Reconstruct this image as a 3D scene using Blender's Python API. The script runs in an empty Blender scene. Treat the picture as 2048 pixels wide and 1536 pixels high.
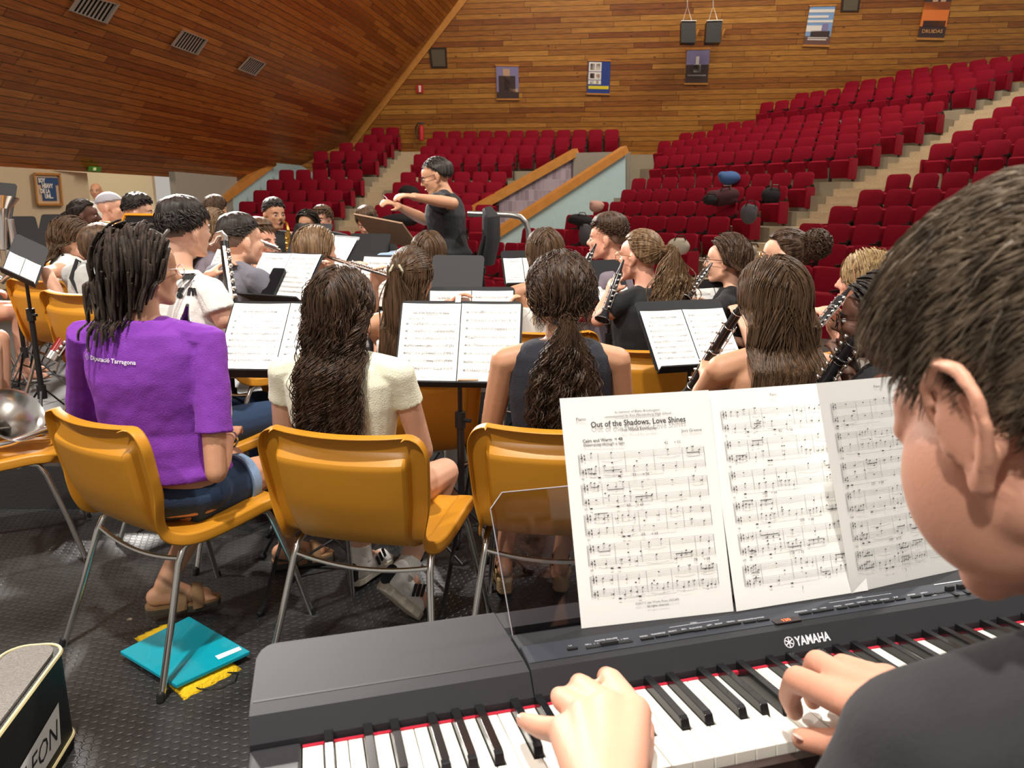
import bpy, math, random
import numpy as np
from mathutils import Vector, Matrix
random.seed(7); rng=np.random.default_rng(11)
D=bpy.data; SC=bpy.context.scene; COL=SC.collection; R=math.radians
# ---------------------------------------------------------------- camera, world, lights, exposure
FPX=1540.0; PITCH=R(13); CAMH=1.45
cam=D.cameras.new('camera'); camo=D.objects.new('camera',cam); COL.objects.link(camo)
cam.sensor_width=36; cam.lens=FPX/2048*36; cam.clip_start=.05; cam.clip_end=200
camo.location=(0,0,CAMH); camo.rotation_euler=(R(90)-PITCH,0,0); SC.camera=camo
cam.dof.use_dof=True; cam.dof.focus_distance=1.9; cam.dof.aperture_fstop=11
SC.view_settings.view_transform='Standard'; SC.view_settings.look='None'
SC.view_settings.gamma=1; SC.view_settings.use_curve_mapping=False; SC.view_settings.exposure=0.12
W=D.worlds.new('world'); SC.world=W; W.use_nodes=True
W.node_tree.nodes['Background'].inputs[0].default_value=(1,.93,.85,1); W.node_tree.nodes['Background'].inputs[1].default_value=.42
def lamp(name,kind,loc,target,power,size=.5,col=(1,.9,.78),spot=60,blend=.6):
    l=D.lights.new(name,kind); l.energy=power; l.color=col
    if kind=='AREA': l.shape='DISK'; l.size=size
    elif kind=='SPOT': l.spot_size=R(spot); l.spot_blend=blend; l.shadow_soft_size=size
    else: l.shadow_soft_size=size
    o=D.objects.new(name,l); COL.objects.link(o); o.location=loc
    o.rotation_euler=(Vector(target)-Vector(loc)).to_track_quat('-Z','Y').to_euler(); return o
lamp('stage_or_fill_spot','SPOT',(-4.4,13.5,6.2),(-.5,2.5,.4),4200,.12,(1,.95,.89),70)
lamp('stage_or_fill_spot','SPOT',(-.7,.5,7.2),(-.1,2.3,.5),2000,.12,(1,.945,.88),80)
lamp('stage_or_fill_spot','SPOT',(-4.6,8.6,3.9),(-1.1,2.2,.2),1900,.25,(1,.95,.89),55)
lamp('stage_or_fill_spot','SPOT',(5,6,7),(.5,3.5,.8),1300,.15,(1,.95,.9),80)
lamp('stage_or_fill_spot','SPOT',(-6,1,6),(-3.5,6.5,.9),1400,.2,(1,.945,.88),85)
lamp('stage_or_fill_spot','SPOT',(-1.6,-1.9,5.4),(.3,1.2,.9),620,.15,(1,.945,.88),60)  # added fill lamp, brightens the piano pages and the pianist's face
lamp('hall_ceiling_light','AREA',(8,16,13),(5,20,2),1250,6,(1,.86,.7))
lamp('hall_ceiling_light','AREA',(-1,20,11),(-1,26,3),900,5,(1,.86,.7))
lamp('hall_ceiling_light','AREA',(-3,5,8),(-7,16,6),430,4,(1,.85,.68))
lamp('foyer_light','POINT',(-10.2,17.6,2.6),(0,0,0),90,.2,(1,.85,.6))
# ---------------------------------------------------------------- projection helpers (real-world planes seen from the tripod)
_c,_s=math.cos(PITCH),math.sin(PITCH)
def ray(px,py):
    a=(px-1024)/FPX; b=-(py-768)/FPX
    return Vector((a,_c+b*_s,-_s+b*_c))
O=Vector((0,0,CAMH))
def at(px,py,Y): d=ray(px,py); return O+d*(Y/d.y)
def atz(px,py,z): d=ray(px,py); return O+d*((z-CAMH)/d.z)
def onp(px,py,p,n): d=ray(px,py); return O+d*((Vector(p)-O).dot(n)/d.dot(n))
# ---------------------------------------------------------------- materials
MT={}
def mat(name,col,rough=.6,metal=0,bump=0,bscale=60,sheen=0,spec=.5,var=0,vscale=8,trans=0,emit=0,coat=0,sss=0,alpha=1,ior=1.45):
    if name in MT: return MT[name]
    m=D.materials.new(name); m.use_nodes=True; nt=m.node_tree; b=nt.nodes['Principled BSDF']
    b.inputs['Base Color'].default_value=(*col,1); b.inputs['Roughness'].default_value=rough
    b.inputs['Metallic'].default_value=metal; b.inputs['Specular IOR Level'].default_value=spec; b.inputs['IOR'].default_value=ior
    if sheen: b.inputs['Sheen Weight'].default_value=sheen; b.inputs['Sheen Roughness'].default_value=.4; b.inputs['Sheen Tint'].default_value=(*[min(1,c*3+.15) for c in col],1)
    if trans: b.inputs['Transmission Weight'].default_value=trans
    if coat: b.inputs['Coat Weight'].default_value=coat
    if sss: b.inputs['Subsurface Weight'].default_value=sss; b.inputs['Subsurface Radius'].default_value=(.012,.005,.003); b.inputs['Subsurface Scale'].default_value=1
    if emit: b.inputs['Emission Color'].default_value=(*col,1); b.inputs['Emission Strength'].default_value=emit
    if alpha<1: b.inputs['Alpha'].default_value=alpha
    tc=nt.nodes.new('ShaderNodeTexCoord')
    if var:
        n=nt.nodes.new('ShaderNodeTexNoise'); n.inputs['Scale'].default_value=vscale; n.inputs['Detail'].default_value=6
        mx=nt.nodes.new('ShaderNodeMix'); mx.data_type='RGBA'
        mx.inputs[6].default_value=(*[c*(1-var) for c in col],1); mx.inputs[7].default_value=(*[min(1,c*(1+var)) for c in col],1)
        nt.links.new(tc.outputs['Object'],n.inputs['Vector']); nt.links.new(n.outputs['Fac'],mx.inputs[0]); nt.links.new(mx.outputs[2],b.inputs['Base Color'])
    if bump:
        n=nt.nodes.new('ShaderNodeTexNoise'); n.inputs['Scale'].default_value=bscale; n.inputs['Detail'].default_value=4
        bp=nt.nodes.new('ShaderNodeBump'); bp.inputs['Strength'].default_value=bump; bp.inputs['Distance'].default_value=.01
        nt.links.new(tc.outputs['Object'],n.inputs['Vector']); nt.links.new(n.outputs['Fac'],bp.inputs['Height']); nt.links.new(bp.outputs[0],b.inputs['Normal'])
    MT[name]=m; return m
def NN(nt,t,**k):
    n=nt.nodes.new(t)
    for a,v in k.items(): setattr(n,a,v)
    return n
def math_(nt,op,a,b=None,c=None):
    n=NN(nt,'ShaderNodeMath',operation=op)
    for i,v in enumerate((a,b,c)):
        if v is None: continue
        if hasattr(v,'is_output') or hasattr(v,'links'): nt.links.new(v,n.inputs[i])
        else: n.inputs[i].default_value=v
    return n.outputs[0]
def planks(name,w,L,cols,rough=.35,bumpd=.012,gro=.08):
    m=D.materials.new(name); m.use_nodes=True; nt=m.node_tree; b=nt.nodes['Principled BSDF']; K=nt.links.new
    uv=NN(nt,'ShaderNodeUVMap'); sp=NN(nt,'ShaderNodeSeparateXYZ'); K(uv.outputs[0],sp.inputs[0]); x,y=sp.outputs[0],sp.outputs[1]
    yr=math_(nt,'DIVIDE',y,w); yid=math_(nt,'FLOOR',yr); yf=math_(nt,'FRACT',yr)
    wn=NN(nt,'ShaderNodeTexWhiteNoise',noise_dimensions='1D'); K(yid,wn.inputs['W'])
    xs=math_(nt,'ADD',math_(nt,'DIVIDE',x,L),math_(nt,'MULTIPLY',wn.outputs['Value'],7.3)); xid=math_(nt,'FLOOR',xs); xf=math_(nt,'FRACT',xs)
    w2=NN(nt,'ShaderNodeTexWhiteNoise',noise_dimensions='2D'); cb=NN(nt,'ShaderNodeCombineXYZ'); K(xid,cb.inputs[0]); K(yid,cb.inputs[1]); K(cb.outputs[0],w2.inputs['Vector'])
    cr=NN(nt,'ShaderNodeValToRGB'); K(w2.outputs['Value'],cr.inputs[0]); e=cr.color_ramp.elements
    while len(e)<len(cols): e.new(.5)
    for i,cc in enumerate(cols): e[i].position=i/(len(cols)-1); e[i].color=(*cc,1)
    # grain
    mp=NN(nt,'ShaderNodeMapping'); K(uv.outputs[0],mp.inputs[0]); mp.inputs['Scale'].default_value=(1.6,26,1)
    gn=NN(nt,'ShaderNodeTexNoise'); gn.inputs['Scale'].default_value=1.4; gn.inputs['Detail'].default_value=5; K(mp.outputs[0],gn.inputs[0])
    g=NN(nt,'ShaderNodeMix',data_type='RGBA',blend_type='MULTIPLY'); g.inputs[0].default_value=.8; K(cr.outputs[0],g.inputs[6])
    gr=NN(nt,'ShaderNodeValToRGB'); gr.color_ramp.elements[0].position=.3; gr.color_ramp.elements[0].color=(.45,.38,.33,1); gr.color_ramp.elements[1].position=.62; gr.color_ramp.elements[1].color=(1,1,1,1)
    K(gn.outputs[0],gr.inputs[0]); K(gr.outputs[0],g.inputs[7])
    # knots
    mk=NN(nt,'ShaderNodeMapping'); K(uv.outputs[0],mk.inputs[0]); mk.inputs['Scale'].default_value=(1.7,1/w*.55,1)
    vo=NN(nt,'ShaderNodeTexVoronoi'); vo.inputs['Scale'].default_value=1; K(mk.outputs[0],vo.inputs['Vector'])
    kk=NN(nt,'ShaderNodeValToRGB'); kk.color_ramp.elements[0].position=.05; kk.color_ramp.elements[0].color=(.22,.12,.08,1); kk.color_ramp.elements[1].position=.1; kk.color_ramp.elements[1].color=(1,1,1,1); K(vo.outputs['Distance'],kk.inputs[0])
    g2=NN(nt,'ShaderNodeMix',data_type='RGBA',blend_type='MULTIPLY'); g2.inputs[0].default_value=.8; K(g.outputs[2],g2.inputs[6]); K(kk.outputs[0],g2.inputs[7])
    # groove
    e1=math_(nt,'LESS_THAN',yf,gro); e2=math_(nt,'LESS_THAN',xf,.004); ed=math_(nt,'MAXIMUM',e1,e2)
    g3=NN(nt,'ShaderNodeMix',data_type='RGBA'); K(ed,g3.inputs[0]); K(g2.outputs[2],g3.inputs[6]); g3.inputs[7].default_value=(.02,.007,.003,1)
    K(g3.outputs[2],b.inputs['Base Color']); b.inputs['Roughness'].default_value=rough
    bp=NN(nt,'ShaderNodeBump',invert=True); bp.inputs['Distance'].default_value=bumpd; K(ed,bp.inputs['Height']); K(bp.outputs[0],b.inputs['Normal'])
    return m
def tri_color(name,stops,scale=(1,1,1),rough=.5,tex='NOISE',detail=5,bump=0,metal=0):
    m=D.materials.new(name); m.use_nodes=True; nt=m.node_tree; b=nt.nodes['Principled BSDF']; K=nt.links.new
    tc=NN(nt,'ShaderNodeTexCoord'); mp=NN(nt,'ShaderNodeMapping'); mp.inputs['Scale'].default_value=scale; K(tc.outputs['Object'],mp.inputs[0])
    n=NN(nt,'ShaderNodeTexNoise' if tex=='NOISE' else 'ShaderNodeTexVoronoi')
    n.inputs['Scale'].default_value=1
    if tex=='NOISE': n.inputs['Detail'].default_value=detail
    K(mp.outputs[0],n.inputs['Vector']); cr=NN(nt,'ShaderNodeValToRGB'); e=cr.color_ramp.elements
    while len(e)<len(stops): e.new(.5)
    for i,(p,cc) in enumerate(stops): e[i].position=p; e[i].color=(*cc,1)
    K(n.outputs[0],cr.inputs[0]); K(cr.outputs[0],b.inputs['Base Color']); b.inputs['Roughness'].default_value=rough; b.inputs['Metallic'].default_value=metal
    if bump:
        bp=NN(nt,'ShaderNodeBump'); bp.inputs['Strength'].default_value=bump; bp.inputs['Distance'].default_value=.01; K(n.outputs[0],bp.inputs['Height']); K(bp.outputs[0],b.inputs['Normal'])
    return m
# ---------------------------------------------------------------- mesh accumulator
class MB:
    def __init__(s): s.v=[]; s.q=[]; s.t=[]; s.g=[]; s.n=0; s.uv=None
    def add(s,V,q=None,t=None,g=None):
        V=np.asarray(V,float).reshape(-1,3); k=s.n
        s.v.append(V); s.n+=len(V)
        if q is not None and len(q): s.q.append(np.asarray(q,int).reshape(-1,4)+k)
        if t is not None and len(t): s.t.append(np.asarray(t,int).reshape(-1,3)+k)
        if g: s.g+= [[i+k for i in f] for f in g]
        return s
    def box(s,c,sz,M=None):
        x,y,z=[a/2 for a in sz]; V=np.array([(i*x,j*y,k*z) for i in(-1,1) for j in(-1,1) for k in(-1,1)])+np.array(c)
        if M is not None: V=xf(V,M)
        return s.add(V,[(0,1,3,2),(4,6,7,5),(0,4,5,1),(2,3,7,6),(0,2,6,4),(1,5,7,3)])
    def rbox(s,c,sz,r=.01,M=None,k=3):
        # box with rounded vertical (z) edges
        x,y,z=[a/2 for a in sz]; r=min(r,x*.99,y*.99); P=[]
        for (cx,cy,a0) in((x-r,y-r,0),(-x+r,y-r,90),(-x+r,-y+r,180),(x-r,-y+r,270)):
            for i in range(k+1): a=R(a0+90*i/k); P.append((cx+r*math.cos(a),cy+r*math.sin(a)))
        return s.prism(P,-z,z,c,M)
    def prism(s,P,z0,z1,c=(0,0,0),M=None):
        n=len(P); V=np.array([(p[0],p[1],z0) for p in P]+[(p[0],p[1],z1) for p in P])+np.array(c)
        if M is not None: V=xf(V,M)
        return s.add(V,[(i,(i+1)%n,n+(i+1)%n,n+i) for i in range(n)],None,[list(range(n))[::-1],list(range(n,2*n))])
    def tube(s,P,r,k=8,cap=True,flat=None):
        P=np.asarray(P,float); n=len(P); r=np.broadcast_to(np.asarray(r,float),(n,)); T=np.gradient(P,axis=0); T/=np.linalg.norm(T,axis=1)[:,None]+1e-12
        up=np.array([0,0,1.]) if abs(T[0][2])<.9 else np.array([0,1.,0]); V=[]; 
        a=np.cross(up,T[0]); a/=np.linalg.norm(a)
        an=np.arange(k)*2*math.pi/k
        for i in range(n):
            a=a-T[i]*(a@T[i]); a/=np.linalg.norm(a); b=np.cross(T[i],a)
            V.append(P[i]+r[i]*(np.cos(an)[:,None]*a+np.sin(an)[:,None]*b*(flat or 1)))
        V=np.concatenate(V); q=[(i*k+j,i*k+(j+1)%k,(i+1)*k+(j+1)%k,(i+1)*k+j) for i in range(n-1) for j in range(k)]
        return s.add(V,q,None,[list(range(k))[::-1],list(range((n-1)*k,n*k))] if cap else None)
    def ell(s,c,r,M=None,k=14):
        m=max(6,k*2//3); V=[(0,0,1)]; 
        for i in range(1,m):
            t=math.pi*i/m
            for j in range(k): a=2*math.pi*j/k; V.append((math.sin(t)*math.cos(a),math.sin(t)*math.sin(a),math.cos(t)))
        V.append((0,0,-1)); V=np.array(V)*np.array(r)
        if M is not None: V=V@np.array(M)[:3,:3].T
        V=V+np.array(c); L=len(V)-1
        q=[(1+i*k+j,1+(i+1)*k+j,1+(i+1)*k+(j+1)%k,1+i*k+(j+1)%k) for i in range(m-2) for j in range(k)]
        t=[(0,1+j,1+(j+1)%k) for j in range(k)]+[(L,1+(m-2)*k+(j+1)%k,1+(m-2)*k+j) for j in range(k)]
        return s.add(V,q,t)
    def cap(s,p0,p1,r0,r1,k=12,round0=True,round1=True):
        s.tube([p0,p1],[r0,r1],k)
        if round0: s.ell(p0,(r0,)*3,k=k)
        if round1: s.ell(p1,(r1,)*3,k=k)
        return s
    def chain(s,P,Rr,k=12):
        for i in range(len(P)-1): s.cap(P[i],P[i+1],Rr[i],Rr[i+1],k,i==0 or True,True)
        return s
    def lathe(s,prof,k=24,c=(0,0,0),M=None):
        n=len(prof); V=np.array([(r*math.cos(2*math.pi*j/k),r*math.sin(2*math.pi*j/k),z) for r,z in prof for j in range(k)])
        if M is not None: V=xf(V,M)
        V=V+np.array(c)
        return s.add(V,[(i*k+j,i*k+(j+1)%k,(i+1)*k+(j+1)%k,(i+1)*k+j) for i in range(n-1) for j in range(k)])
    def quad(s,a,b,c,d): return s.add([a,b,c,d],[(0,1,2,3)])
    def grid(s,V,n,m):
        return s.add(V,[(i*m+j,i*m+j+1,(i+1)*m+j+1,(i+1)*m+j) for i in range(n-1) for j in range(m-1)])
    def tubes(s,P,Rr,k=4):
        # P: N x M x 3 strand paths, Rr: N x M radii
        N,Mm,_=P.shape; T=np.gradient(P,axis=1); T/=np.linalg.norm(T,axis=2,keepdims=True)+1e-9
        up=np.array([.31,.17,.93]); a=np.cross(T,up); a/=np.linalg.norm(a,axis=2,keepdims=True)+1e-9; b=np.cross(T,a)
        an=np.arange(k)*2*math.pi/k
        V=P[:,:,None,:]+Rr[:,:,None,None]*(np.cos(an)[None,None,:,None]*a[:,:,None,:]+np.sin(an)[None,None,:,None]*b[:,:,None,:])
        idx=np.arange(N*Mm*k).reshape(N,Mm,k); A=idx[:,:-1,:];B=np.roll(A,-1,2);C=idx[:,1:,:];Dd=np.roll(C,-1,2)
        return s.add(V.reshape(-1,3),np.stack([A,B,Dd,C],-1).reshape(-1,4))
    def build(s,name,m,parent=None,smooth=True,M=None):
        me=D.meshes.new(name); V=np.concatenate(s.v) if s.v else np.zeros((0,3))
        if M is not None: V=xf(V,M)
        q=np.concatenate(s.q) if s.q else np.zeros((0,4),int); t=np.concatenate(s.t) if s.t else np.zeros((0,3),int)
        loops=np.concatenate([q.ravel(),t.ravel()]+[np.array(f) for f in s.g]).astype(np.int32)
        tot=np.concatenate([np.full(len(q),4),np.full(len(t),3),np.array([len(f) for f in s.g],int)]).astype(np.int32)
        me.vertices.add(len(V)); me.vertices.foreach_set('co',V.astype(np.float32).ravel())
        me.loops.add(len(loops)); me.loops.foreach_set('vertex_index',loops)
        me.polygons.add(len(tot)); st=np.concatenate([[0],np.cumsum(tot)[:-1]]).astype(np.int32)
        me.polygons.foreach_set('loop_start',st); me.polygons.foreach_set('loop_total',tot)
        me.update(calc_edges=True); me.validate()
        me.polygons.foreach_set('use_smooth',np.full(len(me.polygons),smooth)); 
        if smooth:
            try: me.set_sharp_from_angle(angle=R(40))
            except Exception: pass
        if s.uv is not None:
            u=me.uv_layers.new(name='UVMap'); uvs=s.uv(V)[loops]; u.data.foreach_set('uv',uvs.astype(np.float32).ravel())
        me.materials.append(m); o=D.objects.new(name,me); COL.objects.link(o)
        if parent is not None: o.parent=parent
        return o
def xf(V,M): M=np.array(M); return V@M[:3,:3].T+M[:3,3]
def remesh(o,vox,it=4,fac=.5):
    m=o.modifiers.new('remesh','REMESH'); m.mode='VOXEL'; m.voxel_size=vox; m.use_smooth_shade=True
    s=o.modifiers.new('smooth','SMOOTH'); s.iterations=it; s.factor=fac; return o
def solid(o,t,off=0):
    m=o.modifiers.new('solid','SOLIDIFY'); m.thickness=t; m.offset=off; return o
def bevel(o,w,seg=2):
    m=o.modifiers.new('bevel','BEVEL'); m.width=w; m.segments=seg; m.limit_method='ANGLE'; m.angle_limit=R(40); return o
def subs(o,l=1):
    m=o.modifiers.new('subsurf','SUBSURF'); m.levels=l; m.render_levels=l; return o
def tag(o,label,cat,group=None,kind=None):
    o['label']=label
    if cat: o['category']=cat
    if group: o['group']=group
    if kind: o['kind']=kind
    return o
def thing(name,label,cat,loc=(0,0,0),rz=0,group=None,M=None):
    o=D.objects.new(name,None); COL.objects.link(o); o.empty_display_size=.1
    if M is not None: o.matrix_world=M
    else: o.location=loc; o.rotation_euler=(0,0,rz)
    return tag(o,label,cat,group)
def struct(o): o['kind']='structure'; return o
def dup(root,label=None,group=None,loc=None,rz=None,M=None):
    r=root.copy(); COL.objects.link(r)
    if M is not None: r.matrix_world=M
    if loc is not None: r.location=loc
    if rz is not None: r.rotation_euler=(0,0,rz)
    if label: r['label']=label
    if group: r['group']=group
    for ch in root.children:
        c=ch.copy(); COL.objects.link(c); c.parent=r
        for g in ch.children:
            d=g.copy(); COL.objects.link(d); d.parent=c
    return r
def textmb(mb,s,size,M,bold=0,shear=0,align='LEFT',sx=1):
    cu=D.curves.new('t','FONT'); cu.body=s; cu.size=size; cu.shear=shear; cu.align_x=align; cu.offset=bold; cu.resolution_u=2
    o=D.objects.new('t',cu); me=D.meshes.new_from_object(o)
    V=np.zeros(len(me.vertices)*3); me.vertices.foreach_get('co',V); V=V.reshape(-1,3); V[:,0]*=sx
    mb.add(xf(V,M),None,None,[list(p.vertices) for p in me.polygons])
    D.objects.remove(o); D.curves.remove(cu); D.meshes.remove(me)
def TR(x,y,z): return Matrix.Translation((x,y,z))
def RZ(a): return Matrix.Rotation(a,4,'Z')
def RX(a): return Matrix.Rotation(a,4,'X')
def RY(a): return Matrix.Rotation(a,4,'Y')
def basis(x,y,z,o): return Matrix(((x[0],y[0],z[0],o[0]),(x[1],y[1],z[1],o[1]),(x[2],y[2],z[2],o[2]),(0,0,0,1)))
# ================================================================ SETTING
m_back=planks('back wall boards',.165,2.6,[(.29,.105,.016),(.40,.17,.026),(.45,.205,.034),(.23,.07,.011),(.37,.145,.02),(.52,.25,.045)],.42)
m_pan=planks('sloping wall boards',.15,3.0,[(.30,.085,.016),(.40,.125,.024),(.46,.155,.03),(.24,.06,.013),(.38,.11,.02),(.5,.18,.04)],.30,.01,.09)
m_wood=mat('varnished wood trim',(.50,.22,.05),.3,var=.25,vscale=5)
m_beige=mat('beige plaster',(.62,.50,.34),.8,bump=.3,bscale=40,var=.06)
m_cream=mat('foyer plaster',(.85,.72,.5),.8)
m_grey=mat('grey concrete',(.30,.28,.24),.8,bump=.2,bscale=30,var=.1)
m_blue=mat('pale blue plaster',(.42,.58,.62),.75,bump=.25,bscale=25,var=.08)
m_step=tri_color('terrazzo steps',[(.35,(.42,.33,.21)),(.65,(.58,.48,.33))],(60,60,60),.7)
m_riser=mat('stepped riser concrete',(.30,.26,.19),.8,var=.1,vscale=3)
m_black=mat('black metal',(.012,.012,.013),.42)
# stage floor: black studded rubber
def rubber():
    m=D.materials.new('studded rubber floor'); m.use_nodes=True; nt=m.node_tree; b=nt.nodes['Principled BSDF']; K=nt.links.new
    tc=NN(nt,'ShaderNodeTexCoord'); sp=NN(nt,'ShaderNodeSeparateXYZ')
    mp=NN(nt,'ShaderNodeMapping'); mp.inputs['Rotation'].default_value=(0,0,R(12)); K(tc.outputs['Object'],mp.inputs[0]); K(mp.outputs[0],sp.inputs[0])
    P=.03
    def dist(off):
        fx=math_(nt,'SUBTRACT',math_(nt,'FRACT',math_(nt,'ADD',math_(nt,'DIVIDE',sp.outputs[0],P),off)),.5)
        fy=math_(nt,'MULTIPLY',math_(nt,'SUBTRACT',math_(nt,'FRACT',math_(nt,'ADD',math_(nt,'DIVIDE',sp.outputs[1],P*1.732),off)),.5),1.732)
        return math_(nt,'SQRT',math_(nt,'ADD',math_(nt,'MULTIPLY',fx,fx),math_(nt,'MULTIPLY',fy,fy)))
    d=math_(nt,'MINIMUM',dist(0),dist(.5))
    h=math_(nt,'MULTIPLY_ADD',math_(nt,'MINIMUM',math_(nt,'MAXIMUM',d,.36),.46),-10,4.6)
    n=NN(nt,'ShaderNodeTexNoise'); n.inputs['Scale'].default_value=2.2; n.inputs['Detail'].default_value=8; K(tc.outputs['Object'],n.inputs[0])
    cr=NN(nt,'ShaderNodeValToRGB'); e=cr.color_ramp.elements; e[0].position=.35;e[0].color=(.014,.014,.014,1);e[1].position=.75;e[1].color=(.055,.054,.053,1); K(n.outputs[0],cr.inputs[0])
    # worn pale spots
    v=NN(nt,'ShaderNodeTexVoronoi'); v.inputs['Scale'].default_value=3.1; K(tc.outputs['Object'],v.inputs['Vector'])
    w=math_(nt,'LESS_THAN',v.outputs['Distance'],.035)
    n3=NN(nt,'ShaderNodeTexNoise'); n3.inputs['Scale'].default_value=1.1; K(tc.outputs['Object'],n3.inputs[0])
    w=math_(nt,'MULTIPLY',w,math_(nt,'GREATER_THAN',n3.outputs[0],.5))
    mx=NN(nt,'ShaderNodeMix',data_type='RGBA'); K(w,mx.inputs[0]); K(cr.outputs[0],mx.inputs[6]); mx.inputs[7].default_value=(.26,.22,.15,1); K(mx.outputs[2],b.inputs['Base Color'])
    r=NN(nt,'ShaderNodeMapRange'); K(n.outputs[0],r.inputs[0]); r.inputs[1].default_value=.3;r.inputs[2].default_value=.7;r.inputs[3].default_value=.36;r.inputs[4].default_value=.5; K(r.outputs[0],b.inputs['Roughness'])
    bp=NN(nt,'ShaderNodeBump'); bp.inputs['Distance'].default_value=.0016; bp.inputs['Strength'].default_value=1; K(h,bp.inputs['Height']); K(bp.outputs[0],b.inputs['Normal'])
    return m
mb=MB(); mb.prism([(-11.5,-3.5),(6.5,-3.5),(6.5,5),(4.2,8.2),(-1.5,11),(-6.5,15.2),(-11.5,19)],-.12,0)
struct(mb.build('floor',rubber(),smooth=False))
mb=MB(); mb.box((2,12,-1.05),(42,36,.1)); struct(mb.build('floor',m_grey,smooth=False))
# conductor and rear player platforms
m_plat=mat('dark stage platform',(.03,.028,.027),.5,bump=.2,bscale=80)
# back wall (leans in towards the stage)
BYAW=R(-7); BL=R(12); bdir=Vector((math.cos(BYAW),math.sin(BYAW),0)); bn0=Vector((math.sin(BYAW),-math.cos(BYAW),0))
bup=(Vector((0,0,1))*math.cos(BL)+bn0*math.sin(BL)); bnorm=bdir.cross(bup).normalized(); BP=Vector((-3,29.0,3.0))
if bnorm.y>0: bnorm=-bnorm
def bw(px,py,off=0): return onp(px,py,BP+bnorm*off,bnorm)
mb=MB(); A=[BP+bdir*s+bup*t for s,t in((-7,-4),(30,-4),(30,16),(-7,16))]; mb.add([*A,*[a-bnorm*.2 for a in A]],[(0,1,2,3),(7,6,5,4),(0,4,5,1),(1,5,6,2),(2,6,7,3),(3,7,4,0)])
nb,nu,n0=np.array(bdir),np.array(bup),np.array(BP)
mb.uv=lambda V:np.stack([(V-n0)@nb+50,(V-n0)@nu+50],1)
struct(mb.build('wall_back',m_back,smooth=False))
# sloping left wall
Q1=atz(0,333,2.15); Q2=atz(480,363,2.15); Q3=bw(920,0); pn=(Q2-Q1).cross(Q3-Q1).normalized()
if pn.x<0: pn=-pn
pd=(Q2-Q1).normalized(); pu=pn.cross(pd).normalized()
if pu.z<0: pu=-pu
def pw(px,py,off=0): return onp(px,py,Q1+pn*off,pn)
seamd=(bw(920,0)-bw(700,285)).normalized()
top=bw(920,0)+seamd*7; lowf=Q1-pd*((Q1.y+3)/pd.y)
pts=[lowf,Q2,pw(545,325),pw(602,331),pw(655,303),bw(700,285),bw(920,0),top,lowf+ (pu*13)]
mb=MB(); k=len(pts); mb.add([*pts,*[p-pn*.15 for p in pts]],[(i,(i+1)%k,k+(i+1)%k,k+i) for i in range(k)],None,[list(range(k)),list(range(k,2*k))[::-1]])
na,nc,nq=np.array(pd),np.array(pu),np.array(Q1); mb.uv=lambda V:np.stack([(V-nq)@na+50,(V-nq)@nc+50],1)
struct(mb.build('wall_left',m_pan,smooth=False))
def beam(name,a,b,w,h,m,nrm):
    a,b=Vector(a),Vector(b); d=(b-a); L=d.length; d.normalize(); n=Vector(nrm).normalized(); s=d.cross(n).normalized(); n=s.cross(d)
    mb=MB(); mb.box((L/2,0,0),(L,w,h),basis(d,s,n,a)); o=mb.build(name,m,smooth=False); return struct(o)
beam('trim_1',bw(690,300,.05),bw(920,0,.05)+seamd*5,.36,.12,m_wood,bnorm)
# low walls under the sloping panel
def vert(name,pa,pb,z0,m,th=.15,topz=None):
    a,b=Vector(pa),Vector(pb); d=(b-a);d.z=0; L=d.length;d.normalize(); n=Vector((d.y,-d.x,0)); mb=MB(); h=topz if topz else a.z
    mb.box((L/2,-th/2,(h+z0)/2),(L,th,h-z0),basis(d,-n,Vector((0,0,1)),Vector((a.x,a.y,0)))); o=mb.build(name,m,smooth=False); return struct(o)
F0=Q1-pd*3.5; F1=atz(160,345,2.15); F2=atz(338,352,2.15); F3=atz(480,363,2.15)
dw=(F1-Q1).normalized()  # case top: own speckle, with specular sheen painted in as lighter grey
vert('wall_foyer',Q1-dw*5,F1,0,m_beige,topz=2.14); vert('wall_foyer_column',F2,F2.lerp(F3,.86),0,m_grey,topz=2.25)
vert('wall_foyer_back',(-17,20.5,0),(-9.2,20.5,0),0,m_cream,topz=2.6)
mb=MB(); a=F1; mb.prism([(0,0),(0,.35),(-.3,.35)],-.1,.1)
# blue parapet + rail on the left
bp0=Vector((-7.9,21.5,0)); bnv=Vector((.99,-.14,0))
def bl(px,py,off=0): return onp(px,py,bp0+bnv*off,bnv)
pts=[bl(440,402),bl(545,325),bl(602,331),bl(625,345),bl(625,430),bl(440,450)]; k=len(pts)
mb=MB(); mb.add([*pts,*[p-bnv*.12 for p in pts]],[(i,(i+1)%k,k+(i+1)%k,k+i) for i in range(k)],None,[list(range(k)),list(range(k,2*k))[::-1]])
struct(mb.build('wall_stair_left',m_blue,smooth=False)); beam('trim_2',bl(430,409,.05),bl(546,324,.05),.2,.2,m_wood,bnv)
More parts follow.
